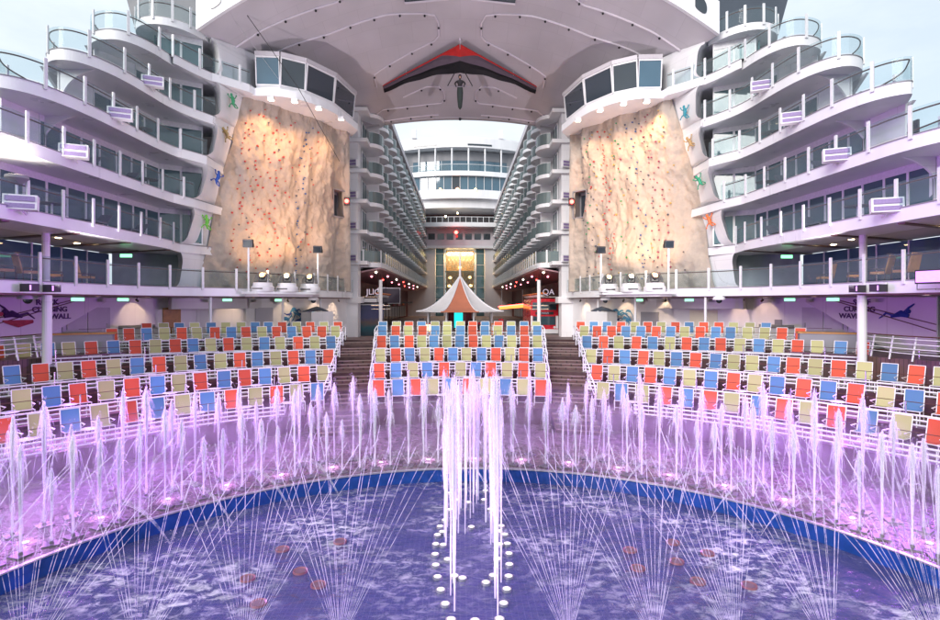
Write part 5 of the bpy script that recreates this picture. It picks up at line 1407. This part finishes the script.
MB().lathe([(1.2, 1.1), (1.2, 2.4), (2.3, 2.5), (0, 2.5)], (0, 0, 0), 12, cap=False).build('serving_core', paint('kiosk_red', (.16, .03, .04), .5, .4, 2), T, world=False)
t = thing('cyan_screen', 'bright cyan lit screen under the front of the pavilion tent', 'screen', (-.15, 53.8, Z_BOARD), 0)
MB().box(-.42, -.06, .9, .42, .06, 2.35).build('screen_face', M['e_cyan'], t, world=False)
MB().box(-.46, -.04, 0, .46, .05, .9).build('stand', M['dark'], t, world=False)
rn = random.Random(4)
for k in range(9):
    x = (-3.2, -2.4, -1.5, 1.3, 2.0, 2.7, 3.4, -3.9, 4.2)[k]
    t = thing('display_stand', '%s display stand under the pavilion tent, %s from the left' % (('red', 'teal', 'orange', 'dark')[k % 4], ORD[sorted((-3.2, -2.4, -1.5, 1.3, 2.0, 2.7, 3.4, -3.9, 4.2)).index(x)]), 'display stand', (x, 55.6+rn.random(), Z_BOARD), 0, 'display stands under the tent')
    MB().box(-.25, -.2, 0, .25, .2, 1.2+rn.random()*.6).build('case', M[('red', 'curtain', 'orange', 'shutter')[k % 4]], t, world=False)
    MB().box(-.2, -.22, .5, .2, -.201, 1.1).build('panel', M[('e_gold', 'e_cyan', 'white', 'e_pink')[k % 4]] if k % 3 == 0 else M['darkwin'], t, world=False)

# ================================================================== FAR LOUNGE BUILDING
T = thing('lounge_building', 'curved glass lounge decks closing the far end above a tall lit atrium window', 'building', (0, 135, Z_BOARD), 0)
def arcp(x, y0=129, r=30): return y0+x*x/(2*r)
def arc_slab(x1, y0, z0, z1, name, mat, depth=10, r=26, par=None):
    xs = [-x1+2*x1*i/32 for i in range(33)]
    m = MB(); P = [(x, arcp(x, y0, r)) for x in xs]; m.prism(P+[(x1, arcp(x1, y0, r)+depth), (-x1, arcp(x1, y0, r)+depth)], z0, z1)
    return m.build(name, mat, par or T)
def arc_wall(x0, x1, y0, z0, z1, name, mat, r=26, th=.05, par=None):
    n = max(2, int(abs(x1-x0)/1.2)); xs = [x0+(x1-x0)*i/n for i in range(n+1)]
    m = MB(); m.wall([(x, arcp(x, y0, r)) for x in xs], z0, z1, th); return m.build(name, mat, par or T)
arc_slab(17.5, 128.5, 36.2, 38.4, 'roof_band', M['fascia'])
arc_slab(16.5, 129.5, 38.4, 39.0, 'roof', M['white'])
for x in (-11.5, 9.2): m = MB(); m.box(x, 131, 39.0, x+1.1, 132.2, 41); m.build('funnel_stub', M['white'], T)
for x0, x1 in ((-11, -5.5), (1.8, 7.5)): arc_wall(x0, x1, 128.4, 36.6, 37.0, 'vent_slot', M['darkwin'])
for i in range(9):
    x0 = -17.5+i*3.9; fr_ = None
    w = arc_wall(x0+.15, x0+3.75, 131.5, 31.0, 35.9, 'lounge_window', M['bluewin'])
    arc_wall(x0+.15, x0+3.75, 131.4, 33.8, 36.0, 'shade_panel', M['grey'], par=w)
    m = MB(); m.tube([(x0, arcp(x0, 128.9, 26), 30.7), (x0, arcp(x0, 128.9, 26), 36.2)], .2, 8); m.build('column', M['rail'], T)
arc_wall(-17, 17, 128.7, 30.9, 32.2, 'balustrade', M['glass'])
m = MB(); m.tube([(x, arcp(x, 128.7, 26), 32.25) for x in [-17+i for i in range(35)]], .06, 5); m.build('balustrade_rail', M['rail'], T)
arc_slab(17.5, 128.5, 29.6, 30.7, 'deck_slab', M['fascia'])
for i in range(16):
    x0 = -15.2+i*1.9
    w = arc_wall(x0, x0+1.9, 129.4, 26.2, 29.6, 'lounge_window', M['darkwin'] if i == 7 else M['bluewin'])
    m = MB(); m.tube([(x0, arcp(x0, 129.3, 26), 26.2), (x0, arcp(x0, 129.3, 26), 29.6)], .07, 5); m.build('mullion', M['rail'], w)
arc_slab(17, 128.0, 24.2, 26.2, 'deck_slab', M['fascia'])
arc_slab(15.5, 129.5, 22.2, 24.2, 'lower_band', M['white'])
m = MB(); m.box(-16, 134, 22.6, 16, 146, 39); m.build('core', M['grey'], T)
# dark recess with railing
m = MB(); m.box(-9.4, 140, 17.5, 9.4, 140.4, 24.0); m.build('recess_back', paint('dark_red_recess', (.10, .03, .035), .6, .3, .2), T)
m = MB(); m.box(-9.9, 131, 22.4, 9.9, 142, 22.9); m.build('recess_ceiling', M['under'], T)
arc_slab(8.6, 128.2, 17.6, 18.6, 'walkway_slab', M['fascia'], r=60)
for i in range(13):
    x = -8.2+i*16.4/12; m = MB(); m.tube([(x, arcp(x, 128.4, 60), 18.6), (x, arcp(x, 128.4, 60), 19.9)], .07, 5); m.build('railing_post', M['rail'], T)
m = MB(); m.tube([(-8.4, 129, 19.9), (0, 128.4, 19.9), (8.4, 129, 19.9)], .07, 5); m.build('handrail', M['rail'], T)
arc_wall(-8.4, 8.4, 128.5, 18.7, 19.8, 'balustrade', M['glass'], r=60)
m = MB(); m.box(-9.9, 131.5, 13.2, 9.9, 140, 17.6); m.build('upper_wall', M['under'], T)
for i in range(7):
    x = -7.6+i*2.2; m = MB(); m.box(x, 131.42, 14.9, x+1.6, 131.49, 16.3); m.build('upper_window', M['darkwin'], T)
arc_slab(8.3, 129.8, 12.7, 13.3, 'cornice', M['fascia'], depth=3, r=60)
for sg in (-1, 1):
    m = MB(); m.box(5.9, 131, Z_BOARD, 14.5, 140, 13.2); m.mirror(sg); m.build('pier', M['white'], T)
    m = MB(); m.box(3.9, 131.6, Z_BOARD, 5.8, 131.7, 12.9); m.mirror(sg); m.build('side_glazing', M['teal'], T)
    for q in range(6):
        m = MB(); m.box(3.9, 131.52, -2+q*2.7, 5.8, 131.58, -1.9+q*2.7); m.mirror(sg); m.build('transom', M['rail'], T)
    m = MB(); m.box(3.6, 131.3, Z_BOARD, 3.9, 131.9, 13.2); m.mirror(sg); m.build('mullion', M['rail'], T)
m = MB(); m.box(-3.6, 139, Z_BOARD, 3.6, 139.3, 13); m.build('atrium_back', paint('amber_wood_wall', (.35, .17, .05), .5, .5, .9), T)
m = MB(); m.box(-3.6, 131.6, Z_BOARD, 3.6, 131.65, 12.9); m.build('atrium_glass', glass('clear_atrium_glass', (.85, .9, .88), trans=.86), T)
m = MB()
for z in (7.2, 3.0, -1.2): m.box(-3.6, 131.7, z, 3.6, 139, z+.25)
m.build('atrium_floor', M['teal'], T)
rn = random.Random(8)
m = MB()
for i in range(9):
    x = -3.6+i*.9
    for z in (0, 4.1, 8.3): m.tube([(x, 131.9, z), (x+.9 if i < 8 else x, 131.9, z+2)], .05, 4); m.tube([(x+.9 if i < 8 else x, 131.9, z), (x, 131.9, z+2)], .05, 4)
m.build('lattice', M['steel'], T)
for k, (x, z) in enumerate([(-2.8, 11.6), (-1.0, 11.7), (1.0, 11.6), (2.8, 11.7), (-2.4, 5.9), (0, 5.6), (2.4, 6.0), (-2.6, 3.9), (2.6, 4.0), (0, 8.4), (-1.5, 1.5), (1.6, 1.2)]):
    t = thing('chandelier', 'gold glowing chandelier in the tall atrium window, %s' % ['far left of the top row', 'left of centre in the top row', 'right of centre in the top row', 'far right of the top row', 'left in the middle row', 'centre of the middle row', 'right in the middle row', 'left above the teal floor', 'right above the teal floor', 'centre between rows', 'lower left', 'lower right'][k], 'chandelier', (x, 133.5, z), 0, 'chandeliers in the atrium window')
    MB().ball((0, 0, 0), .42, 8, (1, 1, .8)).build('globe', M['e_warm' if k < 4 else 'e_gold'], t, world=False, smooth=True)
    for q in range(5):
        a = q*1.257; MB().tube([(0, 0, 0), (.6*math.cos(a), .3*math.sin(a), -.5), (.8*math.cos(a), .4*math.sin(a), -1.3-rn.random())], .05, 4).build('arm', M['brass'], t, world=False)
l = bpy.data.lights.new('atrium_glow', 'AREA'); l.energy = 2600; l.color = (1, .6, .25); l.size = 6
lo = bpy.data.objects.new('atrium_light', l); C.objects.link(lo); lo.location = (0, 132.5, 12.4); lo.rotation_euler = (R(25), 0, 0)
for x, z, c, r_, nm in ((-.9, 17.15, 'e_red', .42, 'bright red beacon on the wall below the far walkway'), (-3.4, 21.2, 'e_warm', .25, 'lower left warm lamp in the dark recess over the far walkway'), (-.6, 22.0, 'e_warm', .2, 'upper warm lamp in the dark recess over the far walkway'), (-4.6, 27.2, 'e_gold', .3, 'left warm lamp behind the blue lounge windows'), (-.6, 27.2, 'e_orange', .4, 'central warm lamp in the dark lounge window'), (3.6, 27.2, 'e_gold', .3, 'right warm lamp behind the blue lounge windows')):
    t = thing('wall_lamp', nm, 'lamp', (x, 128.0 if z > 25 else (127.6 if z < 18 else 130), z-1.0), 0)
    MB().ball((0, 0, 0), r_, 10).build('globe', M[c], t, world=False, smooth=True)
    MB().tube([(0, .1, -.05), (0, .8, 0)], .06, 5).build('arm', M['steel'], t, world=False)
for x, z, c in ((-11.9, 0, 0),): pass

# ================================================================== FOUNTAINS
rnd = random.Random(77)
def jet_mesh(seed, crown=1.0, tall=False):
    """unit jet 1 m tall (scaled in z): bright core column, feathering strands that rise and fall, droplets"""
    r_ = random.Random(seed); core = MB(); feather = MB()
    n = 10; top0 = .95 if tall else .80; rc = .020 if tall else .023
    core.tube([(r_.uniform(-.002, .002)*i, r_.uniform(-.002, .002)*i, i/n*top0) for i in range(n+1)], [rc*(1+.35*math.sin(i*1.3+seed)*.5)*(1 if i < 7 else (10.5-i)/3.5) for i in range(n)]+[.003], 7)
    for k in range(7):
        a = r_.random()*2*PI; q = r_.uniform(.008, .022); z0 = r_.uniform(.25, .6)
        core.tube([(q*math.cos(a), q*math.sin(a), z0), (q*1.8*math.cos(a), q*1.8*math.sin(a), z0+.2), (q*2.8*math.cos(a), q*2.8*math.sin(a), r_.uniform(.82, 1.0))], [.006, .016, .004], 4)
    for k in range(95 if not tall else 60):
        a = r_.random()*2*PI; w = (abs(r_.gauss(0, .062 if tall else .082))+.012)*crown; top = 1.02-1.2*w*r_.uniform(.5, 1.6); fall = r_.uniform(.05, .30)*(.5 if tall else 1)
        z0 = r_.uniform(.45, .75) if not tall else r_.uniform(.75, .9)
        P = []
        for i in range(8):
            t_ = i/7
            if t_ < .45: z = z0+(top-z0)*(t_/.45)**.7; rad = w*.45*(t_/.45)
            else:
                q = (t_-.45)/.55; z = top-fall*q*q; rad = w*(.45+.55*q)
            P.append((rad*math.cos(a)+r_.uniform(-.003, .003), rad*math.sin(a)+r_.uniform(-.003, .003), z))
        feather.tube(P, [.002, .006, .009, .010, .010, .008, .006, .002], 3, caps=False)
    for k in range(130):
        a = r_.random()*2*PI; w = abs(r_.gauss(0, .085))*crown; z = r_.uniform(.40, 1.05)
        feather.ball((w*math.cos(a), w*math.sin(a), z), r_.uniform(.003, .009), 4, (1, 1, 1.8))
    if not tall:
        for k in range(16):
            a = 2*PI*k/16+r_.uniform(-.1, .1); L_ = r_.uniform(.3, .55)
            feather.tube([(0, 0, .02), (L_*.5*math.cos(a), L_*.5*math.sin(a), .16+.12*r_.random()), (L_*math.cos(a), L_*math.sin(a), .34*r_.random())], [.005, .004, .002], 3, caps=False)
    return core.build('water_column', M['core'], mesh_only=True, smooth=True), feather.build('spray', M['strand'], mesh_only=True)
JETS = [jet_mesh(i, (.8, 1.0, 1.3, .9, 1.15)[i % 5]) for i in range(8)]
TALL = [jet_mesh(40+i, (.8, 1.05, 1.3)[i % 3], True) for i in range(5)]
nz_ = MB(); nz_.box(-.17, -.17, 0, .17, .17, .035); nz_.lathe([(.05, .035), (.035, .09), (.0, .09)], (0, 0, 0), 10, cap=False)
NOZ = nz_.build('nozzle', M['nozzle_steel'], mesh_only=True)
def jet(x, y, z, h, label, group, w=1.0, tall=False, noz=True):
    t = thing('fountain_jet', label, 'fountain jet', (x, y, z), rnd.random()*6, group)
    c_, f_ = TALL[rnd.randrange(5)] if tall else JETS[rnd.randrange(8)]
    for nm, me in (('water_column', c_), ('spray', f_)):
        o = mpart(nm, me, t); o.scale = (w, w, h)
    if noz: mpart('nozzle', NOZ, t)
    return t
for row, (r, off) in enumerate(((RIM+.55, 0.0), (RIM+1.9, .03))):
    step = .049 if row == 0 else .053
    n = int(R(86)/step)
    for i in range(-n, n+1):
        a = i*step+off+rnd.uniform(-.006, .006)
        if row and abs(a) < .02: pass
        h = (2.25 if row == 0 else 2.7)+.5*math.sin(i*1.7)*.5+rnd.uniform(-.3, .35)
        if i % 7 == 3: h += .35
        where = 'straight behind the central cluster' if i == 0 else '%s from the middle on the %s' % (ORD[abs(i)-1], 'left' if i < 0 else 'right')
        jet(POOL[0]+r*math.sin(a), POOL[1]+r*math.cos(a), Z_WET, h, 'lilac lit vertical water jet, %s ring, %s' % (('inner', 'outer')[row], where), '%s ring of water jets' % ('inner', 'outer')[row], w=rnd.uniform(.85, 1.25))
# tall central cluster rising from lit nozzles in the pool
pts = []
for i in range(9):
    t_ = i/8; pts.append((.02-.62*math.sin(PI*(.10+.55*t_)), 10.35+4.3*t_, 1)); pts.append((.55+.62*math.sin(PI*(.10+.55*t_)), 10.35+4.3*t_, 1))
for i in range(7):
    t_ = i/6; pts.append((-.12-.34*math.sin(PI*t_), 12.0+4.6*t_, 0)); pts.append((.72+.30*math.sin(PI*t_), 12.0+4.6*t_, 0))
pts += [(.28, 10.3, 1), (.05, 11.9, 0), (.55, 11.7, 0), (-.3, 17.2, 0), (.25, 16.4, 0), (.8, 17.4, 0), (.3, 14.6, 0)]
LM = MB(); LM.lathe([(.0, .02), (.05, .018), (.066, .01), (.07, 0)], (0, 0, 0), 14, cap=False)
NL = LM.build('lens', M['e_cool'], mesh_only=True, smooth=True)
LR = MB(); LR.lathe([(.07, 0), (.075, .02), (.10, .012), (.105, -.12), (.08, -.12)], (0, 0, 0), 14, cap=False); NR = LR.build('ring', M['steel'], mesh_only=True)
pts.sort(key=lambda p: (p[1], p[0]))
for k, (x, y, lit) in enumerate(pts):
    t = thing('nozzle_lamp', 'round glowing lamp in the pool under the central jets, %s nearest the viewer' % ORD[k], 'pool lamp', (x, y, Z_WATER+.03), 0, 'lamps under the central water jets')
    mpart('lens', NL, t); mpart('ring', NR, t)
ck = 0
for k in range(44):
    if k < 18:
        sd = -1 if k % 2 else 1; j = k//2
        x = .29+sd*(.28+.32*rnd.random()+.10*(j % 2)); y = 10.6+j*.62+rnd.uniform(-.1, .1)
    else:
        x = .29+rnd.uniform(-.7, .7); y = 13.6+rnd.random()*3.9
    h = -Z_WATER-(68+rnd.uniform(-4, 26)+45*abs(x-.29)*rnd.random())*y/550
    jet(x, y, Z_WATER, h, 'tall bright water jet in the central cluster, %s nearest the viewer' % ORD[k], 'tall central water jets', w=.72+.22*(k % 3), tall=True, noz=False)
# thin fan jets
FANX = [-8.9, -7.1, -5.4, -3.7, -2.1, 1.9, 3.4, 4.75, 6.3, 8.0]
for k, x0 in enumerate(FANX):
    y0 = 9.4+.25*math.cos(x0*.25)-.02*x0*x0*.3
    c_lean = (x0-.3)*-.012
    t = thing('fan_fountain', 'fan of thin water jets rising near the viewer, %s from the left' % ORD[k], 'fan fountain', (x0, y0, Z_WATER), 0, 'fans of thin jets along the near edge')
    m = MB(); nj = 19
    for j in range(nj):
        a = R(-26+52*j/(nj-1)+rnd.uniform(-.7, .7))
        vx, vy, vz = math.sin(a), .16+.012*j, math.cos(a)
        S_ = 4.2+rnd.uniform(-.5, .3); kx, ky = rnd.gauss(0, .006), rnd.gauss(0, .006)
        def pt(q):
            d = S_*q
            return (vx*d+c_lean*d+kx*d*d, vy*d*1.2+ky*d*d, vz*d-.040*d*d)
        ph = rnd.random()*6
        m.tube([pt(i/17) for i in range(18)], [(.0042+.0024*i/17)*(1+.35*(i/17)*math.sin(i*1.9+ph)) for i in range(18)], 4, caps=False)
        x_, y_, z_ = pt(1.0)
        for q in range(3):
            d = rnd.random()*.7; m.ball((x_+vx*d*.5+rnd.gauss(0, .05), y_+.12*d, z_+.25*d-.3*d*d+rnd.gauss(0, .05)), rnd.uniform(.004, .010), 4)
    m.build('thin_jets', M['fan'], t, world=False)
    MB().lathe([(.0, .06), (.12, .05), (.16, -.05), (.0, -.05)], (0, 0, 0), 14, cap=False).build('nozzle', M['steel'], t, world=False)
# short arching jets over the rim at both sides
for s in (-1, 1):
    for k, a in enumerate((.50, .66, .83, 1.00) if s < 0 else (.42, .56, .70, .84, .98)):
        r0, r1 = RIM+1.1, RIM-.9; ax = s*a
        p0 = Vector((POOL[0]+r0*math.sin(ax+.05*s), POOL[1]+r0*math.cos(ax+.05*s), Z_WET)); p1 = Vector((POOL[0]+r1*math.sin(ax-.07*s), POOL[1]+r1*math.cos(ax-.07*s), Z_WATER))
        t = thing('arching_jet', 'low arching water jet leaping the blue pool rim on the %s, %s from the middle' % (SIDE[s], ORD[k]), 'arching jet', p0, 0, 'arching jets over the rim')
        m = MB()
        for j in range(4):
            P = []
            for i in range(14):
                q = i/13; p = p0.lerp(p1, q); P.append((p.x+(j-2)*.008*q, p.y+(j-2)*.007*q, p.z+(1.0+.04*(j-2))*4*q*(1-q)*.85))
            m.tube(P, [.003+.005*math.sin(PI*i/13) for i in range(14)], 4, caps=False)
        m.build('water_arc', M['fan'], t)
        m = MB()
        for j in range(22): m.ball((p1.x+rnd.gauss(0, .12), p1.y+rnd.gauss(0, .12), Z_WATER+abs(rnd.gauss(0, .09))), .014, 4)
        m.build('splash', M['strand'], t)
# submerged nozzle discs
for k, (px, d) in enumerate([(-3.55, 12.3), (-3.0, 11.7), (-4.3, 13.4), (-4.6, 12.0), (-4.0, 11.0), (-3.0, 13.8), (4.1, 13.2), (5.0, 12.6), (5.1, 11.7), (4.0, 12.3), (6.1, 11.5), (5.3, 13.6), (5.9, 13.0)]):
    t = thing('pool_disc', 'pinkish round nozzle disc in the water %s of the central jets, %s nearest' % ('left' if px < 0 else 'right', ORD[k if px < 0 else k-6]), 'nozzle disc', (px, d, Z_WATER+.012), 0, 'round nozzle discs in the pool')
    MB().lathe([(.0, .01), (.12, .012)], (0, 0, 0), 20, cap=False).build('disc', paint('coral_disc', (.16, .09, .12), .4, .3, 5), t, world=False)
    MB().lathe([(.125, .012), (.16, .03), (.165, 0), (.16, -.2)], (0, 0, 0), 20, cap=False).build('disc_ring', M['coral_rim'], t, world=False)

# mist hanging in the ring of jets
def mist_mat():
    m, nt, N, L, out = new_mat('fountain_mist')
    v = N.new('ShaderNodeVolumePrincipled'); v.inputs['Color'].default_value = (.95, .93, .97, 1); v.inputs['Anisotropy'].default_value = .2
    ge = N.new('ShaderNodeNewGeometry'); tc = N.new('ShaderNodeTexCoord')
    sx = N.new('ShaderNodeSeparateXYZ'); L.new(tc.outputs['Object'], sx.inputs[0])
    z = N.new('ShaderNodeValToRGB'); e = z.color_ramp.elements
    mz = N.new('ShaderNodeMapRange'); mz.inputs['From Min'].default_value = 0; mz.inputs['From Max'].default_value = 2.6
    L.new(sx.outputs['Z'], mz.inputs['Value']); L.new(mz.outputs[0], z.inputs[0])
    e[0].position = 0; e[0].color = (.25,)*3+(1,); e[1].position = 1; e[1].color = (0, 0, 0, 1)
    q = e.new(.55); q.color = (1, 1, 1, 1)
    n = N.new('ShaderNodeTexNoise'); n.inputs['Scale'].default_value = .9; n.inputs['Detail'].default_value = 3; L.new(tc.outputs['Object'], n.inputs['Vector'])
    nr = N.new('ShaderNodeMapRange'); nr.inputs['From Min'].default_value = .35; nr.inputs['From Max'].default_value = .65; L.new(n.outputs[0], nr.inputs['Value'])
    a = N.new('ShaderNodeMath'); a.operation = 'MULTIPLY'; L.new(z.outputs[0], a.inputs[0]); L.new(nr.outputs[0], a.inputs[1])
    b = N.new('ShaderNodeMath'); b.operation = 'MULTIPLY'; b.inputs[1].default_value = .38; L.new(a.outputs[0], b.inputs[0]); L.new(b.outputs[0], v.inputs['Density'])
    L.new(v.outputs[0], out.inputs['Volume']); return m
m = MB(); seg = 48; vs = []; fs = []
for i in range(seg+1):
    a = -R(78)+R(156)*i/seg
    for r, z in ((RIM+.3, 0.02), (RIM+3.0, 0.02), (RIM+3.0, 2.6), (RIM+.3, 2.6)):
        vs.append((r*math.sin(a), r*math.cos(a), z))
for i in range(seg):
    for q in range(4): fs.append((4*i+q, 4*i+(q+1) % 4, 4*i+4+(q+1) % 4, 4*i+4+q))
fs += [(0, 1, 2, 3), (4*seg+3, 4*seg+2, 4*seg+1, 4*seg)]
m.add(vs, fs); o = m.build('fountain_mist', mist_mat()); o.location = (POOL[0], POOL[1], Z_WET)
tag(o, 'soft lilac mist drifting between the ring of water jets', 'mist', kind='stuff')

# ================================================================== STAGE FLOODS (lit, purple)
def flood(name, label, loc, target, energy, col, size=80, r=.3):
    t = thing(name, label, 'floodlight', loc, 0, 'purple stage floodlights')
    d = (Vector(target)-Vector(loc)); rz = math.atan2(d.y, d.x)-PI/2
    t.rotation_euler = (0, 0, rz)
    MB().box(-.62, -.25, -.28, .62, .22, .28).build('housing', M['dark'], t, world=False)
    MB().box(-.56, .221, -.22, .56, .25, .22).build('lens', M['e_purple'], t, world=False)
    MB().tube([(-.7, 0, 0), (-.7, 0, -.5), (.7, 0, -.5), (.7, 0, 0)], .03, 5).build('yoke', M['steel'], t, world=False)
    l = bpy.data.lights.new(name, 'SPOT'); l.energy = energy; l.color = col; l.spot_size = R(size); l.spot_blend = .8; l.shadow_soft_size = r
    lo = bpy.data.objects.new(name+'_beam', l); C.objects.link(lo); lo.parent = t; lo.location = (0, .4, 0)
    lo.rotation_euler = (Matrix.Rotation(-rz, 3, 'Z') @ d).to_track_quat('-Z', 'Y').to_euler()
PUR = (.40, .06, 1.0); LIL = (.80, .45, 1.0)
flood('stage_floodlight', 'glaring purple stage floodlight fixed to the right promenade balcony edge', (18.6, 21.2, 1.0), (5, 18.5, -4.5), 6000, PUR, 95)
flood('stage_floodlight', 'purple stage floodlight fixed to the left promenade balcony edge, at the frame edge', (-18.6, 19.6, .8), (-5, 18.5, -4.5), 6000, PUR, 95)
for s in (-1, 1):
    for k, (x, y) in enumerate(((18.75, 25.6), (18.75, 24.3))):
        t = thing('bracket_spotlight', 'small black spotlight on a bracket below the %s balcony band, %s one' % (SIDE[s], ['inner', 'outer'][k]), 'spotlight', (s*x, y, .62), 0, 'bracket spotlights on the balcony band')
        MB().obox((-s*.1, -.12, 0), (.62, .4, .34), s*R(20)).build('lamp_head', M['dark'], t, world=False)
        MB().obox((-s*.16, -.33, 0), (.44, .04, .22), s*R(20)).build('lens', M['e_purple'], t, world=False)
        l = bpy.data.lights.new('bracket_beam', 'SPOT'); l.energy = (6500, 6500)[k]; l.color = ((1, .88, .97), (.80, .30, 1))[k]; l.spot_size = R(100); l.spot_blend = 1; l.shadow_soft_size = .2
        lo = bpy.data.objects.new('bracket_light', l); C.objects.link(lo); lo.parent = t; lo.location = (-s*.45, -.6, .1)
        lo.rotation_euler = (Vector(((0, 44, 16), (s*1, 19, -4.5))[k])-Vector((s*x, y, .6))).to_track_quat('-Z', 'Y').to_euler()
        MB().tube([(s*.3, 0, 0), (s*.35, .0, .25)], .04, 5).build('arm', M['rail'], t, world=False)
t = thing('balcony_floodlight', 'bright white floodlight on a short post at the far left suite balcony edge', 'floodlight', (-18.5, 23.3, ZS[4]), 0)
MB().tube([(0, 0, 0), (0, 0, 1.0)], .05, 8).build('post', M['rail'], t, world=False)
MB().lathe([(.0, .95), (.2, 1.0), (.42, 1.2), (.40, 1.32), (.0, 1.32)], (0, 0, 0), 18, cap=False).build('lamp_bowl', M['grey'], t, world=False, smooth=True)
MB().lathe([(.0, 1.36), (.30, 1.34), (.38, 1.325)], (0, 0, 0), 18, cap=False).build('lens', M['e_white'], t, world=False)
l = bpy.data.lights.new('balcony_flood', 'SPOT'); l.energy = 1500; l.color = (1, .93, .82); l.spot_size = R(150); l.spot_blend = .8; l.shadow_soft_size = .25
lo = bpy.data.objects.new('balcony_flood_beam', l); C.objects.link(lo); lo.parent = t; lo.location = (0, 0, 1.45); lo.rotation_euler = (PI, 0, 0)
# small uplights added between the jet rings to brighten the water from below
for i in range(-9, 10):
    a = i*.145+.02; r = RIM+1.2
    x, y = POOL[0]+r*math.sin(a), POOL[1]+r*math.cos(a)
    t = thing('added_deck_uplight', 'small added lilac uplight between the two rings of jets, %s' % ('in the middle' if i == 0 else '%s on the %s' % (ORD[abs(i)-1], 'left' if i < 0 else 'right')), 'uplight', (x, y, Z_WET+.01), -a, 'added uplights between the rings of jets')
    MB().lathe([(0, .02), (.05, .018), (.06, 0)], (0, 0, 0), 12, cap=False).build('lens', M['e_cool'], t, world=False)
    MB().lathe([(.06, 0), (.085, .012), (.085, -.02)], (0, 0, 0), 12, cap=False).build('ring', M['steel'], t, world=False)
    l = bpy.data.lights.new('uplight', 'SPOT'); f_ = abs(i)/9
    l.energy = 14; l.color = (1.0-.30*f_, .62-.30*f_, .98); l.spot_size = R(150); l.spot_blend = 1; l.shadow_soft_size = .10
    lo = bpy.data.objects.new('uplight_beam', l); C.objects.link(lo); lo.parent = t; lo.location = (0, 0, .22)
for k, (x, y) in enumerate(((.3, 9.9), (-.5, 13.2), (1.1, 13.2), (.3, 16.8))):
    l = bpy.data.lights.new('cluster_uplight', 'SPOT'); l.energy = 210; l.color = (1.0, .60, .96); l.spot_size = R(75); l.spot_blend = 1; l.shadow_soft_size = .1
    lo = bpy.data.objects.new('cluster_lamp_beam', l); C.objects.link(lo); lo.location = (x, y, Z_WATER+.12)
    lo.rotation_euler = (Vector((.3, 13.6, -3))-Vector((x, y, Z_WATER))).to_track_quat('-Z', 'Y').to_euler()

# ================================================================== SKY, SUN, CAMERA
w = bpy.data.worlds.new('World'); sc.world = w; w.use_nodes = True
nt = w.node_tree; nt.nodes.clear(); N, L = nt.nodes, nt.links
out = N.new('ShaderNodeOutputWorld'); bg = N.new('ShaderNodeBackground'); L.new(bg.outputs[0], out.inputs[0])
sky = N.new('ShaderNodeTexSky'); sky.sky_type = 'NISHITA'; sky.sun_disc = False; sky.sun_elevation = R(24); sky.sun_rotation = R(215); sky.dust_density = 2.5; sky.air_density = 1.2
tc = N.new('ShaderNodeTexCoord'); mp = N.new('ShaderNodeMapping'); mp.inputs['Scale'].default_value = (1, 1, 2.6); L.new(tc.outputs['Generated'], mp.inputs[0])
cl = N.new('ShaderNodeTexNoise'); cl.inputs['Scale'].default_value = 2.2; cl.inputs['Detail'].default_value = 7; cl.inputs['Roughness'].default_value = .58; L.new(mp.outputs[0], cl.inputs['Vector'])
cr = N.new('ShaderNodeMapRange'); cr.inputs['From Min'].default_value = .32; cr.inputs['From Max'].default_value = .66; cr.inputs['To Min'].default_value = .72; cr.inputs['To Max'].default_value = 1.0; L.new(cl.outputs[0], cr.inputs['Value'])
cc = N.new('ShaderNodeMix'); cc.data_type = 'RGBA'; cc.inputs[6].default_value = (5.6, 6.6, 7.6, 1); cc.inputs[7].default_value = (8.3, 8.7, 9.2, 1); L.new(cl.outputs[0], cc.inputs[0])
mx = N.new('ShaderNodeMix'); mx.data_type = 'RGBA'; L.new(cr.outputs[0], mx.inputs[0]); L.new(sky.outputs[0], mx.inputs[6]); L.new(cc.outputs[2], mx.inputs[7])
L.new(mx.outputs[2], bg.inputs[0]); bg.inputs[1].default_value = .072
sun = bpy.data.lights.new('sun', 'SUN'); sun.energy = 1.5; sun.angle = R(30); sun.color = (1, .95, .92)
so = bpy.data.objects.new('sun', sun); C.objects.link(so)
az = R(215); el = R(24)   # compass style: sun low behind the viewer
d = Vector((math.sin(az)*math.cos(el), math.cos(az)*math.cos(el), math.sin(el)))
so.rotation_euler = (-d).to_track_quat('-Z', 'Y').to_euler()

cam = bpy.data.cameras.new('camera'); co = bpy.data.objects.new('camera', cam); C.objects.link(co); sc.camera = co
cam.sensor_width = 36; cam.lens = 36*550/940; cam.shift_y = -8/940; cam.clip_start = .1; cam.clip_end = 9000
co.location = (0, 0, 0); co.rotation_euler = (R(90), 0, -R(1.04))

sc.view_settings.view_transform = 'Standard'; sc.view_settings.look = 'None'; sc.view_settings.gamma = 1; sc.view_settings.exposure = 1.0
sc.view_settings.use_curve_mapping = False
sc.render.engine = 'CYCLES'
cy = sc.cycles
cy.use_denoising = True; cy.transparent_max_bounces = 48; cy.max_bounces = 7; cy.diffuse_bounces = 3; cy.glossy_bounces = 3; cy.transmission_bounces = 3
cy.volume_bounces = 0; cy.volume_step_rate = 3; cy.sample_clamp_indirect = 4; cy.sample_clamp_direct = 20; cy.caustics_reflective = False; cy.caustics_refractive = False
cy.use_light_tree = True
